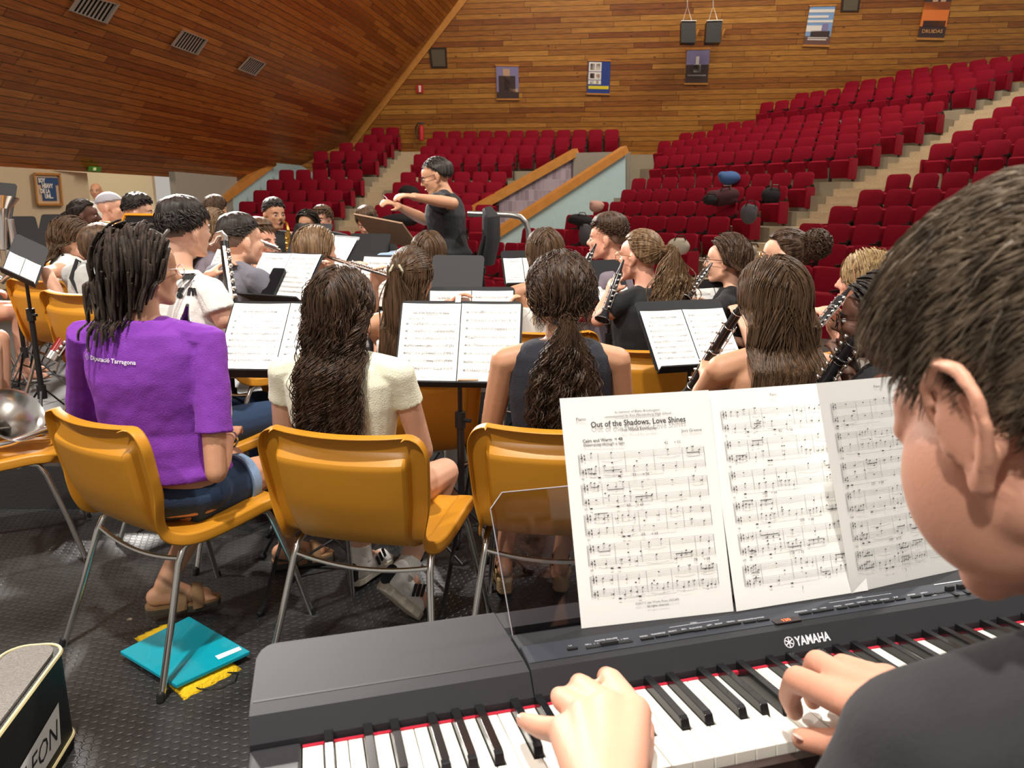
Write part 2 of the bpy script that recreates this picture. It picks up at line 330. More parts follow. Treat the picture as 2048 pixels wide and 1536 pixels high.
# right stairwell: blue parapet, tiled wall, rails
r0=Vector((-.5,20.0,0)); rd=Vector((3.8,2.5,0)).normalized(); rn=Vector((rd.y,-rd.x,0))
def rl(px,py,off=0): return onp(px,py,r0+rn*off,rn)
def poly(name,fn,P,m,n,th=.12):
    pts=[fn(*p) for p in P]; k=len(pts); mb=MB(); mb.add([*pts,*[p-n*th for p in pts]],[(i,(i+1)%k,k+(i+1)%k,k+i) for i in range(k)],None,[list(range(k)),list(range(k,2*k))[::-1]])
    return mb,pts
mb,_=poly('',rl,[(985,474),(1243,303),(1251,300),(1251,420),(1130,560),(985,560)],m_blue,rn); struct(mb.build('wall_stair_right',m_blue,smooth=False))
beam('trim_3',rl(985,472,.02),rl(1250,299,.02),.2,.24,m_wood,rn)
mb=MB(); e=rl(985,472,.03); mb.box((e.x,e.y,e.z-.55),(.22,.22,1.1)); struct(mb.build('trim_4',m_wood,smooth=False))
def tl(px,py,off=0): return onp(px,py,r0-rn*1.5+rn*off,rn)
def tiles():
    m=D.materials.new('glazed lavender tiles'); m.use_nodes=True; nt=m.node_tree; b=nt.nodes['Principled BSDF']; K=nt.links.new
    uv=NN(nt,'ShaderNodeUVMap'); br=NN(nt,'ShaderNodeTexBrick'); br.inputs['Scale'].default_value=1; br.inputs['Brick Width'].default_value=.16; br.inputs['Row Height'].default_value=.3; br.inputs['Mortar Size'].default_value=.006
    br.inputs['Color1'].default_value=(.30,.23,.28,1); br.inputs['Color2'].default_value=(.50,.40,.48,1); br.inputs['Mortar'].default_value=(.5,.45,.42,1); br.inputs['Bias'].default_value=0; K(uv.outputs[0],br.inputs[0]); K(br.outputs[0],b.inputs['Base Color']); b.inputs['Roughness'].default_value=.25; return m
mb,_=poly('',tl,[(936,424),(1150,306),(1150,520),(936,560)],None,rn); na2,r00=np.array(rd),np.array(r0); mb.uv=lambda V:np.stack([(V-r00)@na2+20,V[:,2]+20],1)
struct(mb.build('wall_stair_tiled',tiles(),smooth=False)); beam('trim_5',tl(936,426,.03),tl(1152,304,.03),.2,.24,m_wood,rn)
e=tl(1150,305); e2=rl(1251,300); vert('wall_stair_end',Vector((e.x,e.y,e.z)),Vector((e2.x+.2,e2.y+.3,0)),0,m_grey,topz=e.z-.02)
# ---------------------------------------------------------------- stepped seating
W=.55
BK={'Lup':[-4.599,25.901,3.202,-.136,.902,.323],'Llo':[-5.177,21.609,1.583,-.144,.901,.322],'Mup':[-2.922,25.663,3.077,-.124,.948,.317],'Mlo':[-4.498,26.045,1.104,-.161,.918,.391],
'Rlo':[3.404,15.246,.938,-.917,.95,.312],'Rmid':[7.496,18.027,2.823,-.921,.96,.296],'Rup':[11.953,21.53,4.734,-.91,1.064,.314],'RRup':[9.151,17.121,2.758,-.94,.909,.31],'RRlo':[5.407,14.239,1.152,-.976,.895,.307]}
BN={'Lup':'upper left block','Llo':'lower left block','Mup':'upper centre block','Mlo':'lower centre block','Rlo':'lower right block','Rmid':'middle right block','Rup':'upper right block','RRup':'upper far-right block','RRlo':'lower far-right block'}
ROWS={'Lup':[(0,-3,0),(1,-2,0),(2,-1,0),(3,-1,0)],'Llo':[(-1,-5,0),(0,-4,0),(1,-4,0),(2,-4,0),(3,-4,0)],
'Mup':[(0,0,5),(1,0,7),(2,0,9),(3,0,11)],'Mlo':[(-1,-1,3),(0,0,5),(1,0,5),(2,0,5),(3,0,5),(4,0,5)],
'Rlo':[(-3,-7,0),(-2,-10,0),(-1,-12,0),(0,-9,0),(1,-8,0),(2,-8,0),(3,-8,0),(4,-9,0)],
'Rmid':[(0,-10,0),(1,-11,0),(2,-13,0),(3,-13,0),(4,-12,0)],'Rup':[(0,-11,0),(1,-10,0),(2,-8,0),(3,-6,0)],
'RRup':[(0,0,4),(1,0,3),(2,0,2),(3,0,1),(4,0,1)],'RRlo':[(-3,0,4),(-2,0,4),(-1,1,4),(0,0,4),(1,0,4),(2,0,4),(3,0,4)]}
_v=Vector((math.sin(.124),math.cos(.124),0)); _p=at(816,344,24.0)-(_v*.92+Vector((0,0,.32)))*4; BK['Mlo']=[_p.x,_p.y,_p.z,-.124,.92,.32]
def bmat(n,i,j):
    x,y,z,yaw,sp,ri=BK[n]; u=Vector((math.cos(yaw),math.sin(yaw),0)); v=Vector((-math.sin(yaw),math.cos(yaw),0))
    return Matrix.Translation(Vector((x,y,z))+u*W*i+v*sp*j+Vector((0,0,ri*j)))@RZ(yaw)
m_vel=mat('red velvet',(.22,.003,.016),.75,sheen=.25,bump=.15,bscale=300,spec=.15,var=.12,vscale=6)
m_arm=mat('dark brown armrest',(.02,.012,.01),.5)
def slab(w,h,t,r,c,rx,n=5):
    # rounded panel in xz with thickness t, soft edge
    P=[]
    for (cx,cz,a0) in((w/2-r,h/2-r,0),(-w/2+r,h/2-r,90),(-w/2+r*.3,-h/2+r*.3,180),(w/2-r*.3,-h/2+r*.3,270)):
        rr=r if cz>0 else r*.3
        for i in range(n+1): a=R(a0+90*i/n); P.append((cx+rr*math.cos(a),cz+rr*math.sin(a)))
    mb=MB(); k=len(P); V=[];lay=[(-t/2,.93),(-t/2*.75,.985),(0,1),(t/2*.75,.985),(t/2,.93)]
    for y,s in lay: V+= [(p[0]*s,y,p[1]*s) for p in P]
    M=TR(*c)@RX(rx); L=len(lay)
    mb.add(xf(np.array(V),M),[(i*k+j,i*k+(j+1)%k,(i+1)*k+(j+1)%k,(i+1)*k+j) for i in range(L-1) for j in range(k)],None,[list(range(k))[::-1],list(range((L-1)*k,L*k))]); return mb
st=thing('auditorium_seat','red flip-up seat','seat')
bk=slab(.475,.52,.07,.09,(0,.0,-.26),R(-10)).build('backrest',m_vel,st)
slab(.45,.40,.10,.05,(0,-.16,-.56),R(14)).build('seat_cushion',m_vel,st)
mb=MB(); mb.box((.253,-.13,-.33),(.034,.32,.04)); mb.box((.253,-.03,-.55),(.034,.08,.56)); mb.build('armrest',m_arm,st,False)
mep=None
ORD='first second third fourth fifth sixth seventh eighth ninth tenth eleventh twelfth thirteenth fourteenth fifteenth'.split()
first=True
panel_mb=slab(.30,.50,.03,.05,(0,0,0),0)
for n,rows in ROWS.items():
    x,y,z,yaw,sp,ri=BK[n]
    mb=MB(); ms=MB()
    for j,i0,i1 in rows:
        zf=z+ri*j-.85; M0=bmat(n,0,j); a,b=(i0-.62)*W,(i1+.62)*W
        v0,v1=-.66,-.66+sp+.01
        mb.box(((a+b)/2,(v0+v1)/2,-.85-(zf+1)/2),(b-a,v1-v0,zf+1),M0)
        # aisle steps: two per row
        hasR = n[0] in 'R' and n[1]!='R' or n in('Lup','Llo')
        if hasR:
            w=1.55; ms.box((b+w/2,(v0+v1)/2+sp*.25,-.85-(zf+1)/2),(w,sp*.5,zf+1),M0); ms.box((b+w/2,v0+sp*.25,-.85-ri/2-(zf+1-ri/2)/2),(w,sp*.5,zf+1-ri/2),M0)
        if n=='Rlo' and j<4 or n=='Llo': pass
        if n=='Rlo':
            w=.9; ms.box((a-w/2,(v0+v1)/2+sp*.25,-.85-(zf+1)/2),(w,sp*.5,zf+1),M0); ms.box((a-w/2,v0+sp*.25,-.85-ri/2-(zf+1-ri/2)/2),(w,sp*.5,zf+1-ri/2),M0)
        cnt=i1-i0+1; rowi=j-min(r[0] for r in rows)
        for i in range(i0,i1+1):
            left=n in('Mup','Mlo','RRup','RRlo'); kk=(i-i0) if left else (i1-i)
            lab=f"red flip-up seat, {ORD[kk]} from the {'left' if left else 'right'} end, {ORD[rowi]} row of the {BN[n]}"
            if first: st.matrix_world=bmat(n,i,j); st['label']=lab; st['group']='red flip-up auditorium seats'; cur=st; first=False
            else: cur=dup(st,lab,'red flip-up auditorium seats',M=bmat(n,i,j))
            if (i==i1 and not left) or (i==i0 and left):
                if mep is None:
                    e=slab(.34,.46,.035,.04,(0,0,0),0).build('end_panel',m_vel,cur); mep=e.data
                else:
                    e=D.objects.new('end_panel',mep); COL.objects.link(e); e.parent=cur
                e.location=((.272 if not left else -.255),-.12,-.56); e.rotation_euler=(0,0,R(90))
    struct(mb.build('floor_terrace',m_riser,smooth=False))
    if ms.n: struct(ms.build('floor_steps',m_step,smooth=False))
# extra aisle pieces joining the blocks (landings)
def land(n,j,a,b,dv0,dv1,dz,m=m_riser):
    zf=BK[n][2]+BK[n][5]*j-.85+dz; mb=MB(); mb.box(((a+b)/2*W,(dv0+dv1)/2,-.85+dz-(zf+1)/2),((b-a)*W,dv1-dv0,zf+1),bmat(n,0,j)); struct(mb.build('floor_landing',m,smooth=False))
land('Lup',0,-4,.6,-1.6,-.67,-.3); land('Mup',0,-1.5,8,-1.5,-.67,-.3); land('Rmid',0,-11,.6,-1.25,-.67,-.3); land('Rup',0,-12,.6,-1.7,-.67,-.3);
for n in('Rmid','Rup','RRup','Lup'):
    for k in range(4): land(n,0,.62 if n!='RRup' else -3.2,3.4 if n!='RRup' else -.6,-.66-.27*(k+1),-.655-.27*k,-.16*(k+1),m_step)
land("Lup",3,-2.5,4,.2,1.5,.02); land('Mup',3,-1.5,14,.25,1.2,.02)
# ---------------------------------------------------------------- things on the walls
def wallq(name,P,fn,off,th,m,parent=None):
    pts=[fn(*p,off) for p in P]; q2=[fn(*p,off-th) for p in P]; mb=MB(); mb.add([*pts,*q2],[(0,1,2,3),(7,6,5,4),(0,4,5,1),(1,5,6,2),(2,6,7,3),(3,7,4,0)]); return mb.build(name,m,parent,False)
def lerpq(P,u0,v0,u1,v1):
    P=[Vector((*p,0)) for p in P]; f=lambda u,v:(P[0].lerp(P[1],u)).lerp(P[3].lerp(P[2],u),v)
    return [tuple(f(u,v))[:2] for u,v in((u0,v0),(u1,v0),(u1,v1),(u0,v1))]
m_paper=mat('white paper',(.83,.83,.80),.6); m_alu=mat('grille metal',(.52,.50,.46),.4,metal=.6); m_dark=mat('dark recess',(.015,.012,.01),.7)
def poster(P,base,lay,label,strip=m_wood):
    t=thing('poster',label,'poster',group=None); q=wallq('sheet',P,bw,.05,.03,base,t)
    wallq('hanging_strip',lerpq(P,-.03,-.05,1.03,.0),bw,.07,.06,strip,t); wallq('hanging_strip',lerpq(P,-.03,1,1.03,1.05),bw,.07,.06,strip,t)
    for (u0,v0,u1,v1,c) in lay: wallq('print',lerpq(P,u0,v0,u1,v1),bw,.06,.01,c,q)
    return t
def C(n,c): return mat(n,c,.6)
cs=C('print skin',(.5,.33,.22)); cdk=C('print dark brown',(.05,.03,.03)); cbl=C('print blue',(.02,.05,.25)); cye=C('print yellow',(.7,.6,.03)); cwh=C('print white',(.75,.73,.7)); cgr=C('print slate',(.12,.13,.2)); corr=C('print orange',(.75,.2,.04)); csk=C('print sky',(.2,.35,.6)); cmv=C('print mauve',(.22,.2,.38))
poster([(992,132),(1037,133),(1038,197),(994,197)],cmv,[(.3,.08,.6,.35,cs),(.1,.3,.85,.8,cdk),(.35,.35,.6,.75,cs),(.0,.8,1,1,cdk),(.55,.7,.95,.85,cs)],'framed portrait film poster, leftmost on the back wall')
poster([(1177,122),(1221,123),(1219,187),(1174,186)],cbl,[(.03,.03,.6,.32,cwh),(.03,.34,.6,.58,cwh),(.03,.6,.6,.72,cwh),(.1,.08,.3,.28,cdk),(.36,.08,.54,.28,cdk),(.1,.38,.3,.54,cdk),(.38,.4,.54,.55,cs),(.12,.61,.28,.71,cdk),(.38,.61,.5,.71,cye),(.05,.77,.95,.87,cye)],'blue film poster with a grid of portraits and a yellow title band')
t3=poster([(1374,100),(1420,99),(1415,166),(1370,166)],cmv,[(0,.45,1,1,cdk),(.42,.2,.56,.45,cwh),(.34,.44,.66,.68,cwh),(.1,.74,.9,.79,cwh)],'dark film poster with a pale road, below the hanging loudspeakers')
poster([(1620,13),(1671,12),(1658,90),(1607,89)],csk,[(0,.08,1,.16,cwh),(0,.24,.8,.3,cwh),(0,.36,1,.42,cwh),(0,.5,.6,.66,cwh),(.2,.64,.95,.8,cdk),(.62,.45,.85,.65,cmv),(0,.78,1,1,C('print brown',(.14,.07,.06))),(.12,.8,.9,.83,cwh),(.12,.85,.85,.88,cwh)],'film poster of a blue and white sea sky, top right of the back wall')
t5=poster([(1853,-14),(1906,-15),(1888,76),(1835,75)],cdk,[(0,.2,1,.75,corr),(0,.2,1,.38,C('print dusk',(.3,.1,.05))),(.1,.62,.95,.75,cdk),(.3,.08,.5,.2,cs),(.6,.08,.8,.2,cs)],'dark orange film poster with a sunset and skyline, rightmost on the back wall')
def walltext(s,px,py,px2,py2,m,parent,off=.08,bold=.0):
    a=bw(px,py,off); b=bw(px2,py2,off); x=(b-a); L=x.length; x.normalize(); nn=bnorm; yv=nn.cross(x).normalized()
    mb=MB(); textmb(mb,s,1,Matrix.Identity(4),bold=bold); V=np.concatenate(mb.v); w=V[:,0].max()-V[:,0].min(); M=basis(x,yv,nn,a)@Matrix.Scale(L/w,4); mb.build('title',m,parent,False,M)
walltext('DRUIDAS',1843,66,1884,66,C('print gold',(.55,.28,.1)),t5,bold=.02)
walltext('VOLVER JUNTOS SIEMPRE',1375,152,1411,152,cwh,t3)
for P,lab in(([(1363,42),(1392,42),(1391,85),(1362,85)],'left of two black loudspeakers hanging on the back wall'),([(1414,42),(1445,41),(1441,85),(1411,85)],'right of two black loudspeakers hanging on the back wall')):
    t=thing('wall_speaker',lab,'loudspeaker',group=None)
    pts=[at(*p,25.6) for p in P]; q2=[p+Vector((.05,.45,0)) for p in pts]; mb=MB(); mb.add([*pts,*q2],[(0,1,2,3),(7,6,5,4),(0,4,5,1),(1,5,6,2),(2,6,7,3),(3,7,4,0)]); mb.build('cabinet',m_black,t,False)
    c=(pts[0]+pts[1])/2; mb=MB(); mb.tube([c+Vector((-.15,.2,0)),c+Vector((0,.3,.5)),c+Vector((.15,.2,0))],.012,5); mb.tube([c+Vector((0,.3,.5)),c+Vector((0,.6,1.7)),c+Vector((0,1.2,2.2))],.012,5); mb.build('hanging_wire',m_alu,t)
    wallq('rail',[(P[0][0]-1,P[0][1]-1.5),(P[1][0]+1,P[1][1]-1.5),(P[1][0]+1,P[1][1]),(P[0][0]-1,P[0][1])],lambda a,b,o:at(a,b,25.55+(.05-o)),.05,.3,m_alu,t)
    mb=MB(); mb.tube([pts[1]+Vector((.05,.3,-.2)),pts[1]+Vector((.12,.6,-.4)),bw(P[1][0]+4,P[1][1]+18,.02)],.04,6); mb.build('wall_bracket',m_wood,t)
for P,fn,lab in(([(141,21),(162,-10),(236,9),(212,46)],pw,'largest white ventilation grille in the sloping wood wall'),([(344,91),(367,61),(414,80),(394,109)],pw,'middle one of three ventilation grilles in the sloping wood wall'),([(477,138),(500,114),(531,127),(510,151)],pw,'smallest and farthest ventilation grille in the sloping wood wall')):
    t=thing('ceiling_vent',lab,'vent',group='ventilation grilles')
    for u0,v0,u1,v1 in((-.03,-.05,1.03,.03),(-.03,.97,1.03,1.05),(-.03,0,.03,1),(.97,0,1.03,1)): wallq('frame',lerpq(P,u0,v0,u1,v1),fn,.05,.06,m_alu,t)
    wallq('backing',lerpq(P,0,0,1,1),fn,.012,.01,m_dark,t)
    mb=MB()
    for k in range(9):
        v=(k+.5)/9; Q=lerpq(P,.0,v-.028,1,v+.028); pts=[fn(*p,.035) for p in Q]+[fn(*p,.02) for p in Q]; mb.add(pts,[(0,1,2,3),(7,6,5,4),(0,4,5,1),(1,5,6,2),(2,6,7,3),(3,7,4,0)])
    mb.build('slat',m_alu,t,False)
for P,nm,lab in(([(857,95),(893,95),(895,136),(862,136)],'window_1','a'),([(1684,-12),(1723,-12),(1718,24),(1681,24)],'window_2','b')):
    t=wallq(nm,lerpq(P,0,0,1,1),bw,.03,.04,mat('window dark frame',(.03,.015,.008),.5)); struct(t)
    wallq('window_pane',lerpq(P,.12,.1,.88,.92),bw,.05,.02,mat('dusty projection glass',(.11,.09,.06),.25),t)
t=tag(wallq('fire_sign',[(832,170),(846,169),(847,186),(833,186)],bw,.04,.02,C('sign red',(.5,.02,.02))),'small red fire extinguisher sign on the back wall','sign')
wallq('symbol',[(837,171),(842,171),(842,184),(838,184)],bw,.05,.01,cwh,t)
e=bw(843,281,.22); t=thing('fire_extinguisher','red fire extinguisher hanging low on the back wall beside the left stairs','fire extinguisher',e)
mb=MB(); mb.lathe([(0,0),(.085,0),(.09,.03),(.09,.42),(.06,.5),(.03,.53),(0,.54)],14); mb.build('cylinder',C('extinguisher red',(.5,.02,.03)),t)
mb=MB(); mb.tube([(0,0,.53),(-.1,0,.6),(-.2,0,.45),(-.18,0,.2),(-.1,0,.1)],.02,6); mb.box((.02,0,.58),(.16,.04,.05)); mb.build('hose',m_black,t)
t=tag(wallq('exit_sign',[(178,332),(203,334),(201,344),(176,342)],pw,.12,.1,mat('green exit sign',(.05,.18,.02),.4,emit=.25)),'small green exit sign at the foot of the sloping wood wall','sign')
wallq('arrow',[(187,335),(193,335.5),(192,341),(186,340.5)],pw,.13,.01,mat('exit sign white',(.8,.8,.4),.4,emit=.3),t)
# framed t-shirt
wn=Vector((dw.y,-dw.x,0)).normalized()
if wn.y>0: wn=-wn
def fw(px,py,off=0): return onp(px,py,Q1+wn*(off+.17),wn)
P=[(67,345),(121,347),(127,411),(74,411)]; t=thing('framed_shirt','framed blue t-shirt with white lettering hanging on the beige wall','picture')
for q in((0,0,1,.06),(0,.94,1,1),(0,0,.06,1),(.94,0,1,1)): wallq('frame',lerpq(P,*q),fw,.07,.06,m_wood,t)
wallq('mount',lerpq(P,.05,.05,.95,.95),fw,.03,.02,C('mount beige',(.62,.45,.3)),t)
sh=wallq('shirt_front',lerpq(P,.25,.14,.78,.85),fw,.045,.01,C('shirt blue',(.03,.08,.2)),t)
wallq('sleeve',lerpq(P,.13,.14,.26,.36),fw,.043,.01,C('shirt blue',(.03,.08,.2)),t); wallq('sleeve',lerpq(P,.77,.14,.88,.36),fw,.043,.01,C('shirt blue',(.03,.08,.2)),t)
mb=MB(); a=fw(80,386,.055); b=fw(116,386,.055); x=(b-a).normalized(); yv=Vector((0,0,1)); sc=(b-a).length
for k,(s,xo) in enumerate((('SOY',0),('HEAVY',.2),('DE LA',.05),('UNI...',.3))): textmb(mb,s,.19*sc,basis(x,yv,wn,a+x*xo*sc*.8+yv*(.34-.17*k)*sc),bold=.012*sc)
mb.build('lettering',cwh,t,False)
t=tag(wallq('paper_notice',[(213,369),(222,369),(222,376),(213,376)],lambda a,b,o:at(a,b,20.48-o),0,.02,C('sign red',(.5,.02,.02))),'tiny red and white sign on the bright foyer wall','sign')
# ================================================================ CHAIRS, STANDS, MUSIC
m_or=mat('amber plastic',(.56,.24,.018),.38,var=.08,vscale=3)
m_chr=mat('chromed steel tube',(.62,.60,.56),.22,metal=1)
m_rub=mat('black rubber',(.01,.01,.01),.6)
def make_chair():
    t=thing('stacking_chair','amber plastic chair','chair')
    SCL=1.06; prof=[(.235,.405),(.235,.432),(.215,.447),(.15,.452),(.05,.44),(-.06,.432),(-.13,.436),(-.175,.455),(-.205,.50),(-.222,.56),(-.236,.63),(-.248,.70),(-.257,.75),(-.262,.785)]
    # smooth profile
    P=np.array(prof); tt=np.linspace(0,len(P)-1,52); P=np.stack([np.interp(tt,range(len(P)),P[:,i]) for i in(0,1)],1)
    for _ in range(2): P[1:-1]=(P[:-2]+2*P[1:-1]+P[2:])/4
    n=len(P); cols=[-1.0,-1.0,-.985,-.93,-.84,-.80,-.785,-.765,-.6,-.3,0,.3,.6,.765,.785,.80,.84,.93,.985,1.0,1.0]; m=len(cols); V=np.zeros((n,m,3))
    T=np.gradient(P,axis=0); T/=np.linalg.norm(T,axis=1)[:,None]
    for i in range(n):
        y,z=P[i]; back=min(1,max(0,(z-.46)/.12)); waist=math.exp(-((y+.19)/.06)**2-((z-.47)/.08)**2)
        hw=.235-.022*waist+.012*back*max(0,(z-.6)/.19)
        top=max(0,(z-.70)/.085); front=max(0,(y-.17)/.065)
        if top>0: hw-= .06*(1-math.sqrt(max(0,1-min(1,top)**2.4)))
        if front>0: hw-=.04*(1-math.sqrt(max(0,1-min(1,front)**2.2)))
        N=np.array([-T[i][1],T[i][0]]) # normal in yz
        if N@np.array([.3,1])<0: N=-N
        for j,s in enumerate(cols):
            x=s*hw; a=abs(s); dish=.0
            # central bulge away from the sitter, rim nearer the sitter
            inner=1-min(1,max(0,(a-.762)/.045)); inner*=1-min(1,max(0,(z-.712)/.02))*back; inner=inner*inner*(3-2*inner)
            bul=(.038*back+.014*(1-back)*(1-min(1,front)))*inner
            curve=.035*back*(a**2)+.006*(1-back)*a**2
            off=-bul+curve
            if j in(0,m-1): off-=.036          # rolled lip
            elif j in(1,m-2): off-=.0
            V[i,j]=(x*(1.012 if j in(0,m-1) else 1),y+N[0]*off,z+N[1]*off)
    # top lip row rolled to the rear and front lip row rolled down
    lip=V[-1].copy(); lip[:,1]-=.034; lip[:,2]-=.008; fl=V[0].copy()
    V=np.concatenate([V,lip[None]]); n+=1
    mb=MB(); mb.grid(V.reshape(-1,3),n,m); o=mb.build('seat_shell',m_or,t); solid(o,.005,0); subs(o,1)
    # steel frame: two side loops
    legs=[]
    for s in(-1,1):
        a=np.array([s*.205,-.13,.405]); b=np.array([s*.205,.17,.42])
        mb=MB(); mb.tube([(s*.26,-.285,.0),(s*.232,-.212,.2),(s*.212,-.158,.36),(s*.208,-.135,.40),(s*.206,-.10,.415),(s*.205,-.04,.418)],.0105,10)
        l=mb.build('leg',m_chr,t); mb=MB(); mb.cap((s*.261,-.287,0.004),(s*.259,-.283,.02),.012,.012,8); mb.build('foot_cap',m_rub,l)
        mb=MB(); mb.tube([(s*.255,.285,.0),(s*.235,.235,.2),(s*.214,.185,.37),(s*.209,.165,.41),(s*.206,.12,.423),(s*.205,-.04,.418)],.0105,10)
        l=mb.build('leg',m_chr,t); mb=MB(); mb.cap((s*.256,.287,.004),(s*.254,.283,.02),.012,.012,8); mb.build('foot_cap',m_rub,l)
    mb=MB(); x=np.linspace(-.209,.209,13); mb.tube([(a,-.15-.012*math.cos(a*7),.372-.022*(1-(a/.21)**2)) for a in x],.0075,8); mb.build('cross_bar',m_chr,t)
    mb=MB(); mb.tube([(-.205,.10,.41),(.205,.10,.41)],.008,8); mb.build('cross_bar',m_chr,t)
    for o in t.children:
        for q in [o]+list(o.children): q.data.transform(Matrix.Scale(SCL,4))
    return t
CH0=make_chair(); CH0.location=(0,-30,0); used=[False]
def chair(x,y,yaw,label,z=0):
    if not used[0]: used[0]=True; CH0.location=(x,y,z); CH0.rotation_euler=(0,0,yaw); CH0['label']=label; CH0['group']='amber stacking chairs'; return CH0
    return dup(CH0,label,'amber stacking chairs',(x,y,z),yaw)
# ---------------------------------------------------------------- sheet music
m_ink=mat('printed ink',(.035,.035,.04),.7,spec=.1)
m_page=mat('music paper',(.84,.84,.81),.55)
def staff(mb,x0,x1,y,sp,piano=False,lw=.00035,seed=0,dens=1.0,M=None,grand=False,z=.0006):
    r=random.Random(seed); B=lambda cx,cy,w,h:mb.add(xf(np.array([(cx-w/2,cy-h/2,z),(cx+w/2,cy-h/2,z),(cx+w/2,cy+h/2,z),(cx-w/2,cy+h/2,z)]),M),[(0,1,2,3)])
    rows=[y,y-sp*9.5] if grand else [y]
    xs=[x0+(x1-x0)*k/5+(r.uniform(-.01,.01) if 0<k<5 else 0) for k in range(6)]
    for ry in rows:
        for k in range(5): B((x0+x1)/2,ry-k*sp,x1-x0,lw)
        # clef
        B(x0+sp*1.4,ry-2*sp,sp*.35,sp*(5.5 if ry==y else 2.6)); B(x0+sp*1.4,ry-2.6*sp,sp*1.5,sp*.5); B(x0+sp*1.8,ry-1.6*sp,sp*.9,sp*.4)
        B(x0+sp*3.4,ry-1.0*sp,sp*.8,sp*1.2); B(x0+sp*3.4,ry-3.1*sp,sp*.8,sp*1.2)
        for b in range(5):
            a0,a1=xs[b]+sp*(5 if b==0 else 1.5),xs[b+1]-sp*1.2
            k=r.choice([0,1,2,3,4,4]) if dens<=1 else r.choice([1,3,4,5,6])
            if k==0: B((a0+a1)/2,ry-1.3*sp,sp*1.3,sp*.6); continue
            pos=[a0+(a1-a0)*(i+.5)/k for i in range(k)]; st=[]
            for p in pos:
                h=r.randint(-2,9)*.5*sp; yy=ry-h; q=np.array([(math.cos(t)*sp*.68,math.sin(t)*sp*.45,0) for t in np.arange(8)*math.pi/4]); q[:,1]+=q[:,0]*.35
                mb.add(xf(q+np.array([p,yy,z]),M),None,None,[list(range(8))]); up=h>2*sp; B(p+(sp*.6 if up else -sp*.6),yy+(1.6*sp if up else -1.6*sp),lw*1.4,3.2*sp); st.append((p,yy,up))
                if r.random()<.25: B(p-sp*1.2,yy,sp*.3,sp*1.5); 
            if k>=3 and r.random()<.6: B((pos[0]+pos[-1])/2,st[0][1]+(3.2*sp if st[0][2] else -3.2*sp),pos[-1]-pos[0],sp*.5)
            if r.random()<.5:
                c=[(a0+(a1-a0)*u,ry-5.2*sp-1.2*sp*math.sin(math.pi*u)) for u in np.linspace(.05,.95,7)]
                for p,q in zip(c,c[1:]): B((p[0]+q[0])/2,(p[1]+q[1])/2,abs(q[0]-p[0])*1.05,lw*1.2)
    h0,h1=rows[0],rows[-1]-4*sp
    for i,xb in enumerate(xs): B(xb,(h0+h1)/2,lw*(1.5 if i<5 else 2.2),h0-h1)
    if grand:
        B(x0-sp*.8,(h0+h1)/2,lw*2.5,h0-h1); xe=x0+sp*3
        for b in range(2):
            xb=r.uniform(x0,x0+(x1-x0)*.5); L=r.uniform(.2,.45)*(x1-x0); B(xb+L/2,h1-3*sp,L,lw); B(xb+L,h1-2.6*sp,lw,sp*.9); B(xb-sp*1.2,h1-2.7*sp,sp*2,sp*.9)
            B(xb+L*.4,rows[0]-6.8*sp,sp*1.2,sp*.8)
def page_notes(w,h,M,first=True,grand=False,nst=7,seed=0,part=None,pn=None):
    mb=MB(); mx=w*.09; T=lambda s,x,y,sz,**k:textmb(mb,s,sz*w/.21,M@TR(x,y,.0006),**k)
    top=h-(.075*h/.297*1.0 if first else .05)
    if first:
        T('Out of the Shadows, Love Shines',w/2,h*.862,.0108 if grand else .0105,align='CENTER',bold=.0002,sx=.92)
        T('for Wind Ensemble',w/2,h*.837,.0062,align='CENTER'); T('Joni Greene',w*.92,h*.815,.006,align='RIGHT')
        T(part or 'Clarinet',w*.09,h*.895,.0062); T('In memory of Blake Brockington,',w/2,h*.918,.0048,align='CENTER',shear=.2); T('commissioned by East Mecklenburg High School',w/2,h*.900,.0048,align='CENTER',shear=.2)
        T('Calm and Warm  = 48',w*.12,h*.797,.006,bold=.00012); T('Shimmering through a haze',w*.12,h*.78,.0052,shear=.25); T('©2017 C alan Works Press (ASCAP)',w*.5,h*.075,.004,align='CENTER'); T('All rights reserved',w*.5,h*.06,.004,align='CENTER')
        y0,y1=h*.745,h*.13
    else: y0,y1=h*.90,h*.10; T(part or 'Clarinet',w*.5,h*.955,.0052,align='CENTER')
    if pn: T(pn,w*.5,h*.055,.005,align='CENTER')
    sp=.00195 if grand else .0019*w/.21; fs_=w/.21
    for k in range(nst):
        y=y0-(y0-y1)*k/(nst-.35); staff(mb,mx,w-mx*.9,y,sp,seed=seed*31+k,M=M,grand=grand,lw=.00022 if grand else .00042*w/.21,dens=1.0 if not grand else (2 if seed==3 and k>3 else 1))
        if grand and k>0: T(str(7+k*8+seed*30),mx,y+.006,.004)
        if grand and r_(seed,k)<.6: 
            xx=w*(.3+.5*r_(seed,k+9)); T(str(11+k*9+seed*31),xx,y+.0065,.0055); T('= %d'%(52+4*k),xx+.014,y+.0065,.005)
    return mb
def r_(a,b): return random.Random(a*97+b).random()
def page_mesh(w,h,M,bend=.004,bx=0,ny=7,nx=7):
    V=[]
    for i in range(ny):
        for j in range(nx):
            u,v=j/(nx-1),i/(ny-1); V.append((u*w,v*h,-bend*math.sin(math.pi*u)*(.4+v*.6)+bx*(v**2)))
    mb=MB(); mb.grid(xf(np.array(V),M),ny,nx); return mb
